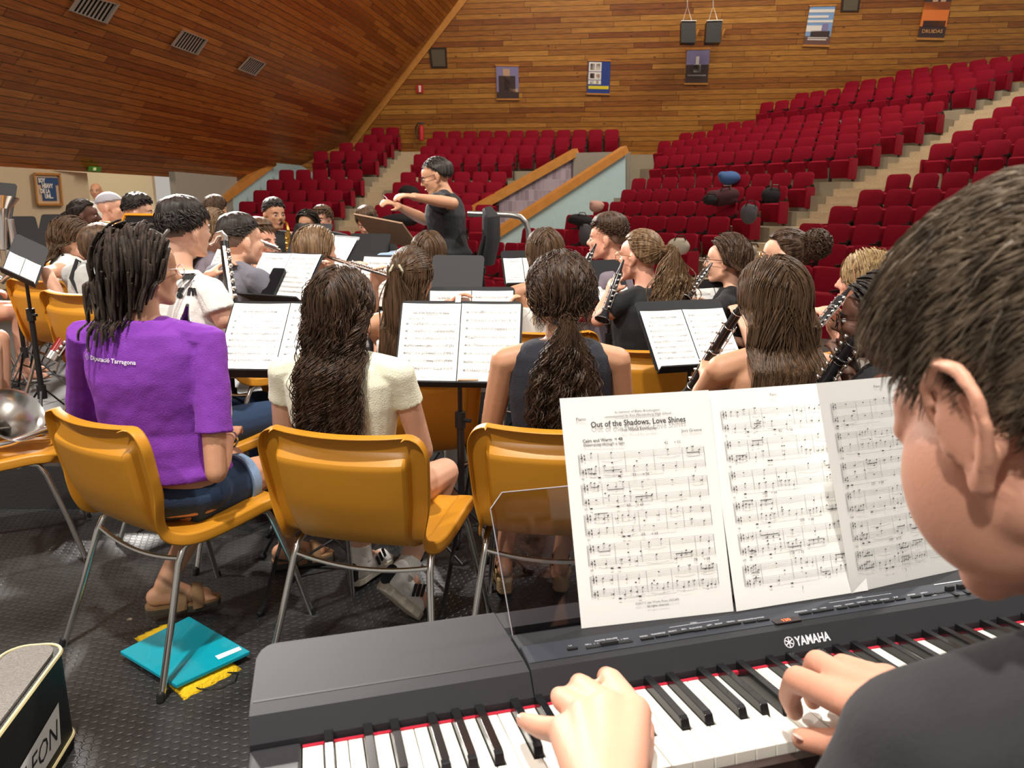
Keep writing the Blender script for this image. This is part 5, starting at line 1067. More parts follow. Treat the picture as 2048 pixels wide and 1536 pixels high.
def shoe(p,sd,kind):
    hp,kn,an,fd=p['LG'][sd]; root=p['root']; up=Vector((0,0,1)) if abs(fd.z)<.9 else Vector((0,-1,0)); x=fd.cross(up).normalized(); u=x.cross(fd).normalized(); M=basis(fd,-x,u,an)
    out=[(-.065,.0),(-.058,.024),(-.03,.032),(.02,.030),(.06,.034),(.10,.044),(.145,.040),(.18,.022),(.19,0),(.18,-.022),(.145,-.038),(.10,-.040),(.06,-.034),(.02,-.031),(-.03,-.032),(-.058,-.024)]
    if kind=='sneaker':
        mb=MB(); mb.prism(out,-.105,-.072,M=M); s=bevel(mb.build('shoe_sole',m_sole,root,False),.006)
        mb=MB(); mb.cap(M@Vector((-.028,0,-.055)),M@Vector((.13,0,-.062)),.037,.034,14); mb.cap(M@Vector((-.025,0,-.03)),M@Vector((.05,0,-.04)),.040,.038,14); mb.ell(M@Vector((.135,0,-.068)),(.045,.038,.028),M.to_3x3()); mb.cap(M@Vector((-.015,0,.0)),M@Vector((-.02,0,-.04)),.040,.042,12); o=remesh(mb.build('sneaker',m_wsh,root),.006,3)
        for k in range(3):
            for y in(-.039,.039): mb=MB(); mb.box((.03+k*.022,y,-.055),(.010,.006,.045),M@RY(R(-25))); mb.build('stripe',c_nvy,o,False)
        mb=MB(); mb.cap(M@Vector((-.058,0,-.03)),M@Vector((-.060,0,-.065)),.022,.02,10); mb.build('heel_tab',c_nvy,o)
        mb=MB(); mb.tube([M@Vector((-.005,0,.05)),M@Vector((-.005,0,-.01))],[.040,.043],14); mb.build('sock',c_wht,root)
    elif kind=='sandal':
        mb=MB(); mb.prism(out,-.105,-.078,M=M); o=bevel(mb.build('sandal_sole',m_dsole,root,False),.005); mb=MB(); mb.prism([(a*.99,b*.99) for a,b in out],-.078,-.068,M=M); mb.build('footbed',m_tan,o,False)
        for q in(.055,.11):
            mb=MB(); mb.tube([M@Vector((q-.01*0,.047*math.cos(a),-.085+.068*math.sin(a))) for a in np.linspace(0,math.pi,11)],.019,6,flat=.2); o2=mb.build('sandal_strap',m_tan,root)
            mb=MB(); mb.rbox((q,.025,-.03),(.028,.022,.008),.004,M); mb.build('buckle',m_gold,o2)
    elif kind=='espadrille':
        mb=MB(); mb.prism(out,-.135,-.075,M=M); o=bevel(mb.build('jute_sole',m_esp,root,False),.008); mb=MB(); mb.cap(M@Vector((.08,0,-.05)),M@Vector((.14,0,-.062)),.036,.030,12); mb.build('shoe_upper',c_blk,root); mb=MB(); mb.tube([M@Vector((-.03+.0*a,.042*math.cos(a),-.02+.0*a)) if 0 else M@Vector((-.045*math.cos(a-1.57)-.0,.040*math.sin(a-1.57),-.035)) for a in np.linspace(0,math.pi,10)],.006,6); mb.build('heel_strap',c_blk,root)
# ---- front row -------------------------------------------------
p=person('a',281,458,2.42,-3,'tan','f',('tee',c_pur),('shorts',c_den),lean=-.02,hyaw=-36,vox=.0065,chairlab='amber chair at the left front, under the player in the purple shirt',chyaw=-33,chairoff=.0,
  label='person with dark twisted braids, purple t-shirt and denim shorts',bs=1.26,hem=.115,armpts={1:(at(432,945,2.28),at(462,862,2.60)),-1:(at(170,900,2.75),at(330,880,3.0))},legpts={-1:((.04,.42,.50),(-.10,.10,.135),(.85,.45,-.05)),1:((.27,.38,.50),(.20,.52,.115),(.9,.4,0))})
P1=p; M=p['HM']; root=p['root']; rg=np.random.default_rng(3)
mb=capmesh(M,.020,.016,.022,.002); mb.build('scalp_hair',HR['braid'],root)
N=210; P,Rr=flow(N,.18,M,rg,off=(.014,.052),r=.0054,wave=(.003,.16),spread=.05,shz=p['sh'],backy=-.105,m=110,back=.75,side=.5,Lvar=.35,cond=lambda d:d[1]<.55,ncl=60,clw=.25)
mb=MB(); s=np.arange(110)[None,:]; ph=rg.uniform(0,6,N)[:,None]
for q in range(3):
    a=s*1.25+ph+q*2.094; off=np.stack([np.cos(a),np.sin(a),0*a],-1)*.0030; mb.tubes(P+off,Rr*.58,4)
mb.build('braids',HR['braid'],root); glasses(M,root,mat('clear frame',(.75,.62,.6),.15,alpha=.75))
# logo text on the back of the purple shirt
def backtext(p,s,px,py,Y,size,m,bold=.01,roll=0,yawo=0,sx=1):
    W_=p['root']; f=W_.rotation_euler.z+R(yawo); x=Vector((math.cos(f),math.sin(f),0)); n=Vector((math.sin(f),-math.cos(f),0)); x=(Matrix.Rotation(R(roll),3,n)@x); y=n.cross(x); c=at(px,py,Y); Wi=(TR(*W_.location)@RZ(W_.rotation_euler.z)).inverted()
    return Wi@basis(x,y,n,c)
def projected(mbt,p,name,m,parts=('t_shirt',),off=.0035):
    # wrap lettering on the garment: cast along the person's forward axis
    import bpy as b_; b_.context.view_layer.update(); dg=b_.context.evaluated_depsgraph_get(); sh=[c for c in p['root'].children if c.name.split('.')[0] in parts][0]; ev=sh.evaluated_get(dg)
    V=np.concatenate(mbt.v); V2=[]
    for v in V:
        ok,l,n,i=ev.ray_cast(Vector((v[0],-.6,v[2])),Vector((0,1,0))); V2.append((l.x,l.y-off,l.z) if ok else (v[0],-.2,v[2]))
    mbt.v=[np.array(V2)]; return mbt.build(name,m,p['root'],False)
pr_w=mat('white shirt print',(.8,.75,.82),.7)
def loc(p,px,py,Y): W_=p['root']; return (TR(*W_.location)@RZ(W_.rotation_euler.z)).inverted()@at(px,py,Y)
a=loc(p,199,713,2.36); mb=MB(); M0=basis(Vector((1,0,0)),Vector((0,0,1)),Vector((0,-1,0)),a)@Matrix.Rotation(R(-3),4,'Z')
textmb(mb,'Diputació Tarragona',.019,M0,bold=.0004)
for i in range(4):
    for j in range(4):
        if i in(0,3) or j in(0,3) or True: mb.box((-.016+(i-j)*.0032,.006+(i+j-3)*.0032,0),(.0026,.0026,.0002),M0@TR(0,0,0))
for k in range(4): mb.box((-.016+(k-1.5)*.004,.026,0),(.003,.003,.0002),M0)
projected(mb,p,'shirt_print',pr_w)
shoe(p,-1,'sandal'); shoe(p,1,'sandal')
LGp=p['LG']; 
for sd in(-1,1):
    hp,kn,an,fd=LGp[sd]; q=hp.lerp(kn,.47); d=(kn-hp).normalized(); mb=MB(); mb.tube([q-d*.02,q+d*.015,q+d*.017],[.098,.097,.09],22); mb.build('shorts_cuff',c_lden,p['root'])
e,h=Vector(p['A'][1][0]),Vector(p['A'][1][1]); d=(h-e).normalized(); mb=MB(); x=d.cross(Vector((0,0,1))).normalized(); y=d.cross(x); c=h-d*.075; mb.tube([c+(x*math.cos(a)+y*math.sin(a))*.032+d*.004*math.sin(a*6) for a in np.linspace(0,2*math.pi,25)],.0032,5,False); mb.build('bracelet',m_silver,p['root'])
clarinet(at(375,610,2.35),at(345,790,2.75),'clarinet held upright by the purple shirt player, mostly hidden')
p=person('b',681,537,2.34,-8,'fair','f',('cap',c_crm),('shorts',c_lden),lean=.0,vox=.0065,chairlab='amber chair under the player in the cream t-shirt, centre front',chyaw=-14,chairoff=.0,chx=.09,bs=1.14,
  label='person with very long curly dark hair in a cream cap-sleeve t-shirt',legpts={-1:((-.16,.42,.49),(-.13,.46,.12),(.3,1,0)),1:((.22,.40,.50),(.12,.20,.20),(.35,.55,-.75))})
P2=p; rg=np.random.default_rng(5); mb=capmesh(p['HM'],.014,.012,.016,.002); A=flow(2300,.56,p['HM'],rg,off=(.006,.030),r=.0014,wave=(.0085,.085),curl=True,spread=.105,shz=p['sh'],backy=-.120,m=54,side=.45,Lvar=.25,frizz=.0006,taper=.3,ncl=75,clw=.85); mb.tubes(*A,4); mb.build('hair',HR['dkbrown'],p['root'])
shoe(p,-1,'sneaker'); shoe(p,1,'sneaker')
p=person('c',1122,511,2.40,2,'tan','f',('vest',c_nvy),('shorts',c_blk),lean=.0,bs=1.1,vox=.0065,chairlab='amber chair under the ponytailed player in the black vest',chyaw=-6,chairoff=-.03,
  label='person with a thick curly dark ponytail in a black sleeveless top',legpts={-1:((-.14,.42,.50),(-.17,.36,.15),(-.05,1,0)),1:((.14,.42,.50),(.05,.37,.15),(.1,1,0))})
P3=p; rg=np.random.default_rng(6); mb=capmesh(p['HM'],.024,.022,.024,.003); A=gather(1700,p['HM'],rg,(.005,-.125,-.055),off=(.016,.034),r=.0015,tail=.46,mt=48,m=26,spread=.048,wave=(.008,.06),curl=True,backy=-.14,wob=.005,ncl=70); mb.tubes(*A,4)
A=flow(260,.12,p['HM'],rg,off=(.022,.036),r=.0018,wave=(.008,.05),curl=True,spread=.1,m=16,cond=lambda d:d[2]>-.1); mb.tubes(*A,4); mb.build('hair',HR['dkbrown'],p['root'])
mb=MB(); tc=p['HM']@Vector((.005,-.127,-.058)); mb.tube([tc+Vector((.034*math.cos(a),.004+.012*math.sin(a),.022*math.sin(a)*0+.004*math.cos(a))) for a in np.linspace(0,2*math.pi,17)],.0045,6,False); mb.build('hair_tie',c_blk,p['root'])
mb=MB(); e=p['HM']@Vector((-.083,-.0,-.058)); mb.tube([e+Vector((.0,.016*math.cos(a),.018*math.sin(a)-.012)) for a in np.linspace(0,2*math.pi,19)],.0016,5,False); mb.build('hoop_earring',m_gold,p['root'])
for sd in(-1,1): shoe(p,sd,'espadrille')
p=person('d',1549,520,2.32,6,'tan','f',('strapless',c_blk),('jeans',c_den),vox=.007,chairlab='amber chair under the bare-shouldered player with long straight hair',chyaw=-35,
  label='person with long straight brown hair and bare shoulders, seen from behind',armpts={-1:(at(1400,800,2.42),at(1418,735,2.55)),1:(at(1640,800,2.45),at(1480,770,2.6))})
rg=np.random.default_rng(8); mb=capmesh(p['HM'],.016,.016,.018,.0015); A=flow(1900,.50,p['HM'],rg,off=(.008,.034),r=.0015,wave=(.0018,.2),spread=.125,shz=p['sh'],backy=-.125,m=30,side=.5,Lvar=.12,frizz=.0003); mb.tubes(*A,4); mb.build('hair',HR['brown'],p['root'])
clarinet(at(1498,588,2.40),at(1368,800,2.72),'clarinet slanting left in front of the long straight haired player',r=.015)
p=person('e',1764,548,2.12,58,'dark','f',('vest',c_blk),('jeans',c_den),vox=.007,hyaw=4,label='dark-skinned person in black glasses and black top, at right beside the pianist',armpts={-1:(at(1712,800,2.1),at(1690,722,2.15)),1:(at(1800,830,2.4),at(1660,760,2.3))},chairlab='amber chair under the dark-skinned clarinettist at right')
hair(p,'long','black',n=500,L=.22,r=.004,wave=(.006,.06)); face_bits(p['HM'],p['root'],'dark',HR['black'],m_gdark)
clarinet(at(1738,638,2.04),at(1630,790,2.14),'clarinet held by the dark-skinned player in glasses at right',r=.0165)
# ---- second row, right ------------------------------------------
p=person('f',1737,499,3.2,66,'rosy','f',('tee',c_wht),('shorts',c_pal),label='fair-haired person in a white t-shirt playing clarinet at right',armpts={-1:(at(1697,708,3.05),at(1654,640,3.1)),1:(at(1730,700,3.35),at(1668,622,3.15))},chairlab='amber chair under the fair-haired clarinettist')
hair(p,'long','blond',n=800,L=.42,r=.0030,wave=(.002,.2),spread=.11,back=.3); face_bits(p['HM'],p['root'],'fair')
clarinet(at(1704,571,3.12),at(1618,674,2.95),'clarinet of the fair-haired player in the white t-shirt')
p=person('g',1573,455,3.55,60,'fair','f',('tee',c_blk),('jeans',c_den),label='person with a messy curly bun and wire glasses in a black t-shirt',arms='clar',chairlab='amber chair under the player with the messy bun')
hair(p,'bun','dkbrown',n=520,R=.060,bn=420,tie=(0,-.100,.045)); face_bits(p['HM'],p['root'],'fair',glass=m_gold)
p=person('h',1456,469,3.9,62,'fair','f',('tee',c_blk),('jeans',c_den),label='brunette person in glasses playing clarinet behind the small tilted stand',armpts={-1:(at(1408,640,3.7),at(1366,590,3.65)),1:(at(1470,640,4.1),at(1396,600,3.8))},chairlab='amber chair under the brunette clarinettist in glasses')
hair(p,'long','dkbrown',n=600,L=.34,r=.0034,wave=(.006,.11),spread=.10); face_bits(p['HM'],p['root'],'fair',glass=m_gdark)
clarinet(at(1424,526,3.75),at(1368,602,3.5),'clarinet of the brunette player in glasses')
p=person('i',1282,456,3.6,36,'rosy','f',('cap',c_blk),('jeans',c_den),label='person with a wavy light brown ponytail in a black t-shirt',armpts={-1:(at(1196,640,3.5),at(1226,570,3.65)),1:(at(1320,640,3.8),at(1250,590,3.8))},chairlab='amber chair under the wavy ponytailed player in black',chyaw=-4,chairoff=.0,hyaw=10)
hair(p,'pony','ltbrown',n=420,L=.36,r=.003,wave=(.012,.10),curl=True,spread=.055,tie=(.01,-.108,.035),backy=-.14); face_bits(p['HM'],p['root'],'fair',glass=m_gold)
clarinet(at(1247,520,3.55),at(1205,640,3.4),'clarinet of the ponytailed player in black')
p=person('j',1216,430,4.3,70,'rosy','m',('tee',c_mau),('jeans',c_den),label='young person with a dark fade haircut in a mauve-grey t-shirt',arms='clar',chairlab='amber chair under the fade-haired clarinettist',armpts={-1:(at(1180,600,4.1),at(1168,545,4.1)),1:(at(1240,600,4.5),at(1176,560,4.2))})
fade=lambda y:np.interp(y,[-1,-.45,-.12,.02,.22,.45,1],[.0,.02,.08,.12,.24,.48,.54])
hair(p,'short','dkbrown',n=900,top=.034,side=.006,back=.012,L=.035,r=.0035,dirn=(0,1,.1),curl=.5,thrf=fade); face_bits(p['HM'],p['root'],'fair')
mb=capmesh(p['HM'],.001,.001,.001,0); mb.build('shaved_sides',mat('shaved hair',(.16,.09,.06),.7),p['root'])
clarinet(at(1192,488,4.2),at(1150,575,4.0),'clarinet of the fade-haired player in mauve-grey')
p=person('k',1090,458,4.1,4,'tan','f',('strapless',c_wht),('jeans',c_lden),label='bare-shouldered person with straight brown hair near the handrail',chairlab='amber chair under the bare-shouldered player near the handrail',arms='flute')
hair(p,'long','brown',n=600,L=.34,r=.0034,wave=(.001,.2),spread=.085)
p=person('l',822,491,3.2,-3,'tan','f',('strapless',c_wht),('jeans',c_pal),label='person with half-up straight dark hair held by a pale claw clip',chairlab='amber chair just left of the central stand pole',chyaw=10,arms='flute',hyaw=-6)
rg=np.random.default_rng(9); mb=capmesh(p['HM'],.012,.011,.013,.0015); A=gather(420,p['HM'],rg,(-.02,-.108,.03),off=(.006,.016),r=.0022,tail=.24,mt=16,spread=.02,wave=(.001,.2),backy=-.13,cond=lambda d:d[2]>.05); mb.tubes(*A,4)
A=flow(700,.50,p['HM'],rg,off=(.006,.018),r=.0022,wave=(.002,.2),spread=.075,shz=p['sh'],m=24,cond=lambda d:d[2]<.25 and d[1]<.2,xc=-.03); mb.tubes(*A,4); mb.build('hair',HR['brown'],p['root'])
mb=MB(); c=p['HM']@Vector((-.025,-.128,.025))
for s in(-1,1):
    mb.tube([c+Vector((s*.012,-.004,.035)),c+Vector((s*.024,-.012,.01)),c+Vector((s*.018,-.012,-.02)),c+Vector((s*.006,-.006,-.035))],[.006,.010,.010,.005],8,flat=.4)
mb.build('claw_clip',mat('pale jade plastic',(.42,.40,.28),.25),p['root'])
p=person('m',632,453,3.9,-38,'fair','f',('tee',c_blk),('jeans',c_den),label='person with straight light brown hair playing a silver flute',armpts={1:(at(742,618,3.8),at(752,552,3.72),Vector((-.3,0,1)),-1),-1:(at(680,600,3.9),at(712,538,3.8))},chairlab='amber chair under the flautist in the middle')
hair(p,'long','ltbrown',n=600,L=.34,r=.0034,wave=(.001,.2),spread=.085); flute(at(655,514,3.85),at(784,554,3.62),'silver flute pointing right across the middle of the band')
p=person('n',857,464,4.4,2,'fair','f',('tee',c_blk),('jeans',c_den),label='person with straight brown hair sitting right below the conductor',chairlab='amber chair under the player right below the conductor')
hair(p,'long','brown',n=500,L=.34,r=.0036,wave=(.001,.2),spread=.085)
# ---- left half ---------------------------------------------------
p=person('o',366,397,3.25,-33,'fair','m',('tee',c_wht),('jeans',c_den),label='young person with glossy black hair and shaved nape in a white t-shirt',chairlab='amber chair under the player in the white t-shirt, behind purple shirt',arms='sax',armpts={1:(at(446,640,3.1),at(446,594,3.3)),-1:(at(330,640,3.4),at(430,540,3.5))})
hair(p,'short','black',n=1500,top=.030,side=.004,back=.016,L=.045,r=.0030,dirn=(0,.4,-.5),thrf=fade,lift=.25); mb=capmesh(p['HM'],.001,.001,.001,0); mb.build('shaved_sides',mat('shaved hair dark',(.12,.075,.05),.7),p['root']); face_bits(p['HM'],p['root'],'fair',HR['black'])
mb=MB(); a=loc(p,372,566,3.15)
M0=basis(Vector((1,0,0)),Vector((0,0,1)),Vector((0,-1,0)),a); textmb(mb,'mi',.06,M0@TR(.02,.02,0),bold=.0015); textmb(mb,'g m',.055,M0@TR(.02,-.04,0),bold=.003); projected(mb,p,'shirt_print',mat('black shirt print',(.02,.02,.02),.7))
# bass clarinet
t=thing('bass_clarinet','black bass clarinet with a curved silver neck, held by the white t-shirt player','bass clarinet',at(452,480,3.35)); b0=t.location.copy(); q=lambda px,py,Y:at(px,py,Y)-b0
mb=MB(); mb.tube([q(449,484,3.35),q(455,540,3.3),q(464,598,3.25),q(474,680,3.2)],[.019,.020,.021,.023],14); mb.build('body',m_ebony,t)
mb=MB(); mb.tube([q(449,484,3.35),q(450,474,3.35),q(444,467,3.35),q(434,470,3.35),q(428,482,3.36),q(420,487,3.37)],[.014,.014,.014,.013,.012,.011],10); mb.build('neck',m_silver,t); mb=MB(); mb.tube([q(420,487,3.37),q(405,480,3.38)],[.013,.009],8); mb.build('mouthpiece',m_ebony,t)
for k in range(3):
    mb=MB(); mb.tube([q(446+2*k,492,3.32-.01*k),q(462+2*k,600,3.22)],.0035,5); mb.build('key_rod',m_silver,t)
for k in range(7): mb=MB(); a=q(452+2.2*k,500+15*k,3.325-.012*k); mb.cap(a,a+Vector((.02,-.03,0)),.011,.011,8); mb.build('key_cup',m_silver,t)
p=person('p',478,426,3.65,-42,'fair','m',('tee',c_slt),('jeans',c_den),z0=.22,label='young person with a short dark buzz fade in a slate grey t-shirt',chairlab='amber chair under the player in slate grey',arms='flute')
hair(p,'short','black',n=900,top=.020,side=.005,back=.012,L=.018,r=.0030,thrf=fade); mb=capmesh(p['HM'],.001,.001,.001,0); mb.build('shaved_sides',MT['shaved hair dark'],p['root'])
p=person('q',514,436,4.3,-112,'rosy','m',('tee',c_nvy),('jeans',c_den),z0=.22,label='boyish person with a brown fringe facing right, behind the slate grey shirt',chairlab='amber chair under the fringed flautist',arms='flute')
hair(p,'short','brown',n=700,top=.022,side=.012,back=.014,L=.05,r=.0034,dirn=(0,1,-.3),fringe=.012); face_bits(p['HM'],p['root'],'fair')
flute(at(500,478,4.1),at(560,502,3.85),'flute held by the boyish player with the fringe')
p=person('r',425,419,4.35,-58,'fair','f',('tee',c_mau),('jeans',c_den),z0=.22,label='person with long light brown hair facing right, behind the bass clarinet',chairlab='amber chair behind the bass clarinet player',arms='flute')
hair(p,'long','ltbrown',n=500,L=.34,r=.0036,wave=(.001,.2))
p=person('s',203,449,3.9,-22,'rosy','m',('tee',c_gry),('jeans',c_den),z0=.22,label='person with short tousled brown hair, grey t-shirt and black harness',chairlab='amber chair turned sideways behind the purple shirt player',chyaw=-30,chx=.08,arms='sax')
hair(p,'short','brown',n=1300,top=.024,side=.012,back=.02,L=.035,r=.0032,dirn=(0,-.3,-1),lift=.5,curl=.3)
mb=MB(); 
for sd in(-1,1):
    z=p['sh']; mb.tube([(0,-.125,z-.14),(sd*.07,-.12,z-.03),(sd*.10,-.05,z+.055),(sd*.10,.06,z+.0),(sd*.05,.13,z-.14)],.011,6,flat=.35); mb.tube([(0,-.125,z-.14),(sd*.12,-.115,z-.26)],.011,6,flat=.35)
mb.build('harness',c_blk,p['root'])
p=person('t',141,434,4.5,-62,'fair','f',('cap',c_wht),('shorts',c_blk),z0=.22,chyaw=-24,label='person with long brown hair and frilled white top holding a bassoon',chairlab='amber chair under the bassoonist at left',armpts={1:(at(92,546,3.95),at(150,650,3.8)),-1:(at(150,560,4.3),at(190,560,4.2))})
hair(p,'long','brown',n=600,L=.32,r=.0036,wave=(.008,.10),spread=.10); face_bits(p['HM'],p['root'],'fair')
mb=MB(); z=p['sh']; mb.tube([(.12,-.11,z-.12),(.09,-.03,z+.05),(.0,.12,z-.08)],.012,6,flat=.3); mb.tube([(-.16,-.10,z-.30),(.0,-.14,z-.24),(.16,-.08,z-.2)],.022,6,flat=.25); mb.build('strap',c_blk,p['root'])
t=thing('bassoon','dark red bassoon pointing down towards the floor','bassoon',at(150,640,3.75)); b0=t.location.copy(); q=lambda px,py,Y:at(px,py,Y)-b0
mb=MB(); mb.tube([q(215,520,4.0),q(148,650,3.78),q(112,706,3.68)],[.022,.030,.031],12); mb.build('body',mat('red lacquer maple',(.22,.012,.01),.2),t); mb=MB(); mb.tube([q(112,706,3.68),q(103,720,3.66)],[.034,.034],12); mb.build('boot_cap',m_silver,t)
for k in range(6): mb=MB(); a=q(150-7*k,656+9*k,3.74-.01*k); mb.cap(a,a+Vector((.02,-.03,0)),.012,.012,8); mb.build('key_cup',m_silver,t)
mb=MB(); mb.tube([q(160,650,3.74),q(118,712,3.63)],.004,5); mb.build('key_rod',m_silver,t)
p=person('u',165,397,6.0,-70,'dark','m',('vest',c_red),('jeans',c_den),label='dark-skinned person with tied-back locks and a red top playing saxophone',z0=.22,arms='sax',chairlab='amber chair under the player in red')
mb=capmesh(p['HM'],.012,.009,.012,.002); A=gather(170,p['HM'],np.random.default_rng(4),(0,-.11,.02),r=.006,tail=.16,spread=.04,wave=(.004,.1)); mb.tubes(*A,5); mb.build('locks',HR['black'],p['root']); face_bits(p['HM'],p['root'],'dark',HR['black'])
Wm=TR(*p['root'].location)@RZ(p['root'].rotation_euler.z); saxophone(Wm,p['mouth'],'alto saxophone of the player in red')
p=person('v',219,383,6.3,-80,'fair','m',('tee',c_wht),('jeans',c_den),label='person in a pale grey cap and white t-shirt playing saxophone',z0=.22,arms='sax',chairlab='amber chair under the player in the grey cap')
mb=capmesh(p['HM'],.012,.012,.012,.0,thrf=lambda y:np.interp(y,[-1,1],[.0,.35])); mb.build('cap',mat('cloth grey cap',(.38,.38,.42),.8),p['root']); face_bits(p['HM'],p['root'],'fair')
Wm=TR(*p['root'].location)@RZ(p['root'].rotation_euler.z); saxophone(Wm,p['mouth'],'alto saxophone of the player in the grey cap')
p=person('w',276,391,6.0,-80,'fair','m',('tee',c_slt),('jeans',c_den),label='person with curly black hair behind the orange-edged stand',z0=.22,arms='sax',chairlab='amber chair behind the orange-edged stand')
hair(p,'short','black',n=900,top=.040,side=.012,back=.016,L=.04,r=.005,curl=.9,lift=.6,noise=.005,thrf=fade); face_bits(p['HM'],p['root'],'fair',HR['black'])
Wm=TR(*p['root'].location)@RZ(p['root'].rotation_euler.z); saxophone(Wm,p['mouth'],'saxophone of the curly black haired player')
p=person('x',190,364,11.4,-165,'tan','m',('tee',c_wht),('jeans',c_den),label='bald person in a white t-shirt standing in the bright foyer opening',stand=True,vox=.012)
face_bits(p['HM'],p['root'],'fair')
p=person('y',431,393,7.0,-20,'fair','m',('tee',c_slt),('jeans',c_den),label='person with dark curly hair far back, behind the light brown hair',z0=.22,vox=.012,chairlab='amber chair far back behind the bass clarinet',arms='sax')
hair(p,'short','dkbrown',n=700,top=.035,side=.018,back=.024,L=.035,r=.005,curl=.8,lift=.5)
p=person('z',547,396,6.2,-138,'olive','m',('vest',c_blk),('jeans',c_den),label='person in a black tank top playing a gold saxophone',z0=.22,arms='sax',chairlab='amber chair under the tank top saxophonist')
hair(p,'short','black',n=700,top=.024,side=.005,back=.010,L=.025,r=.004,thrf=fade); face_bits(p['HM'],p['root'],'fair',HR['black'])
Wm=TR(*p['root'].location)@RZ(p['root'].rotation_euler.z); saxophone(Wm,p['mouth'],'gold alto saxophone of the player in the tank top',1.1)
p=person('aa',613,420,6.8,176,'olive','f',('tee',c_blk),('jeans',c_den),label='dark-haired person in glasses facing the camera over a black stand',z0=.22,arms='clar',chairlab='amber chair under the bespectacled player facing the camera',vox=.01)
hair(p,'long','black',n=350,L=.3,r=.005,wave=(.001,.2)); face_bits(p['HM'],p['root'],'fair',HR['black'],m_gdark)
p=person('ab',643,411,7.2,165,'rosy','m',('tee',c_blk),('jeans',c_den),label='person with a short brown fringe facing the camera, playing saxophone',z0=.22,arms='sax',chairlab='amber chair under the fringed saxophonist facing the camera',vox=.01)
hair(p,'short','brown',n=600,top=.024,side=.012,back=.014,L=.05,r=.005,fringe=.014,dirn=(0,1,-.4)); face_bits(p['HM'],p['root'],'fair')
Wm=TR(*p['root'].location)@RZ(p['root'].rotation_euler.z); saxophone(Wm,p['mouth'],'small saxophone of the fringed player facing the camera')
p=person('ac',732,416,6.9,178,'rosy','m',('tee',c_blk),('jeans',c_den),label='young person looking down behind the broad black stand',z0=.22,arms='clar',hpit=-22,chairlab='amber chair behind the broad black stand',vox=.01)
hair(p,'short','brown',n=900,top=.038,side=.012,back=.014,L=.045,r=.005,dirn=(0,1,-.2),fringe=.016,curl=.3,lift=.5); face_bits(p['HM'],p['root'],'fair')
# players cut by the left edge
p=person('ad',-235,440,4.0,-66,'fair','m',('tee',c_nvy),('shorts',c_den),label='person at the left edge, only bare knees and a denim-blue shoe in view',z0=.22,arms='lap',chairlab='amber chair under the player cut by the left edge')
shoe(p,1,'sneaker'); hair(p,'short','brown',n=200)
p=person('ae',-130,420,5.3,-60,'rosy','f',('tee',c_nvy),('shorts',c_blk),label='person farther back at the left edge with bare legs',z0=.22,arms='lap',chairlab='amber chair farther back at the left edge')
hair(p,'long','brown',n=200,L=.3,r=.005)
# ---- conductor -----------------------------------------------------
Yc=5.2
p=person('af',872,311,Yc,82,'tan','m',('tee',c_chr),('jeans',c_lden),label='conductor in a black t-shirt and glasses, arms raised, seated high',z0=.58,bs=1.28,hem=.10,hyaw=6,hpit=-18,lean=.10,vox=.008,neckr=.05,
  armpts={-1:(at(906,407,4.9),at(818,392,4.75),Vector((0,-.4,1)),1),1:(at(850,440,5.3),at(787,408,5.12),Vector((0,-.5,.8)),-1)})
hair(p,'short','grey',n=900,top=-.004,side=.012,back=.016,L=.02,r=.003,noise=.001,dirn=(0,-.5,-1),thrf=lambda y:np.interp(y,[-1,-.45,-.12,.02,.22,.45,1],[-.62,-.55,-.2,-.0,.2,.55,.6])); face_bits(p['HM'],p['root'],'fair',HR['grey'],m_gdark)
mb=MB(); h=loc(p,781,408,5.12); mb.tube([h,loc(p,771,394,5.1),loc(p,766,390,5.1)],[.004,.003,.001],6); tag(mb.build('baton',mat('baton white',(.6,.5,.6),.4),None,True,M=TR(*p['root'].location)@RZ(p['root'].rotation_euler.z)),'thin conducting baton in the conductor\'s farther hand','baton')
c=p['root'].location
t=thing('podium','black box podium under the conductor','podium',(c.x-.1,c.y,0)); mb=MB(); mb.box((0,0,.17),(1.3,1.2,.34)); mb.build('box',m_plat,t,False)
t=thing('tall_chair',"conductor's tall black chair with curved back",'chair',(c.x,c.y,.34),R(84)); zs=.58+.44-.34
mb=MB(); mb.rbox((0,0,zs),(.44,.42,.05),.06); bevel(mb.build('seat',c_blk,t),.01)
mb=MB(); mb.tube([(0,-.24,zs+.06),(0,-.27,zs+.22),(0,-.27,zs+.36),(0,-.24,zs+.42)],[.17,.2,.19,.10],16,flat=.28); mb.build('backrest',c_blk,t)
for sx in(-1,1):
    for sy in(-1,1): mb=MB(); mb.tube([(sx*.19,sy*.18,zs),(sx*.22,sy*.22,0)],.013,6); mb.build('leg',m_black,t)
    mb=MB(); mb.tube([(sx*.19,-.18,zs),(sx*.19,-.25,zs+.25)],.013,6); mb.build('back_post',m_black,t)
t=thing('podium_handrail','curved chrome handrail behind the conductor\'s chair','handrail',at(1000,432,5.7)); b0=t.location.copy(); q=lambda px,py,Y:at(px,py,Y)-b0
mb=MB(); mb.tube([q(935,427,5.8),q(1020,430,5.8),q(1040,434,5.8),q(1052,445,5.8),q(1057,462,5.8),q(1059,560,5.8),Vector((q(1059,560,5.8).x,q(1059,560,5.8).y,-b0.z))],.022,10); mb.build('rail',m_chr,t)
# riser under the rear left players
for nm,(x0,x1,y0,y1,h) in {'floor_riser':(-6.2,-1.12,3.55,8.2,.22)}.items():
    mb=MB(); mb.box(((x0+x1)/2,(y0+y1)/2,h/2+.001),(x1-x0,y1-y0,h)); struct(mb.build(nm,m_plat,smooth=False))
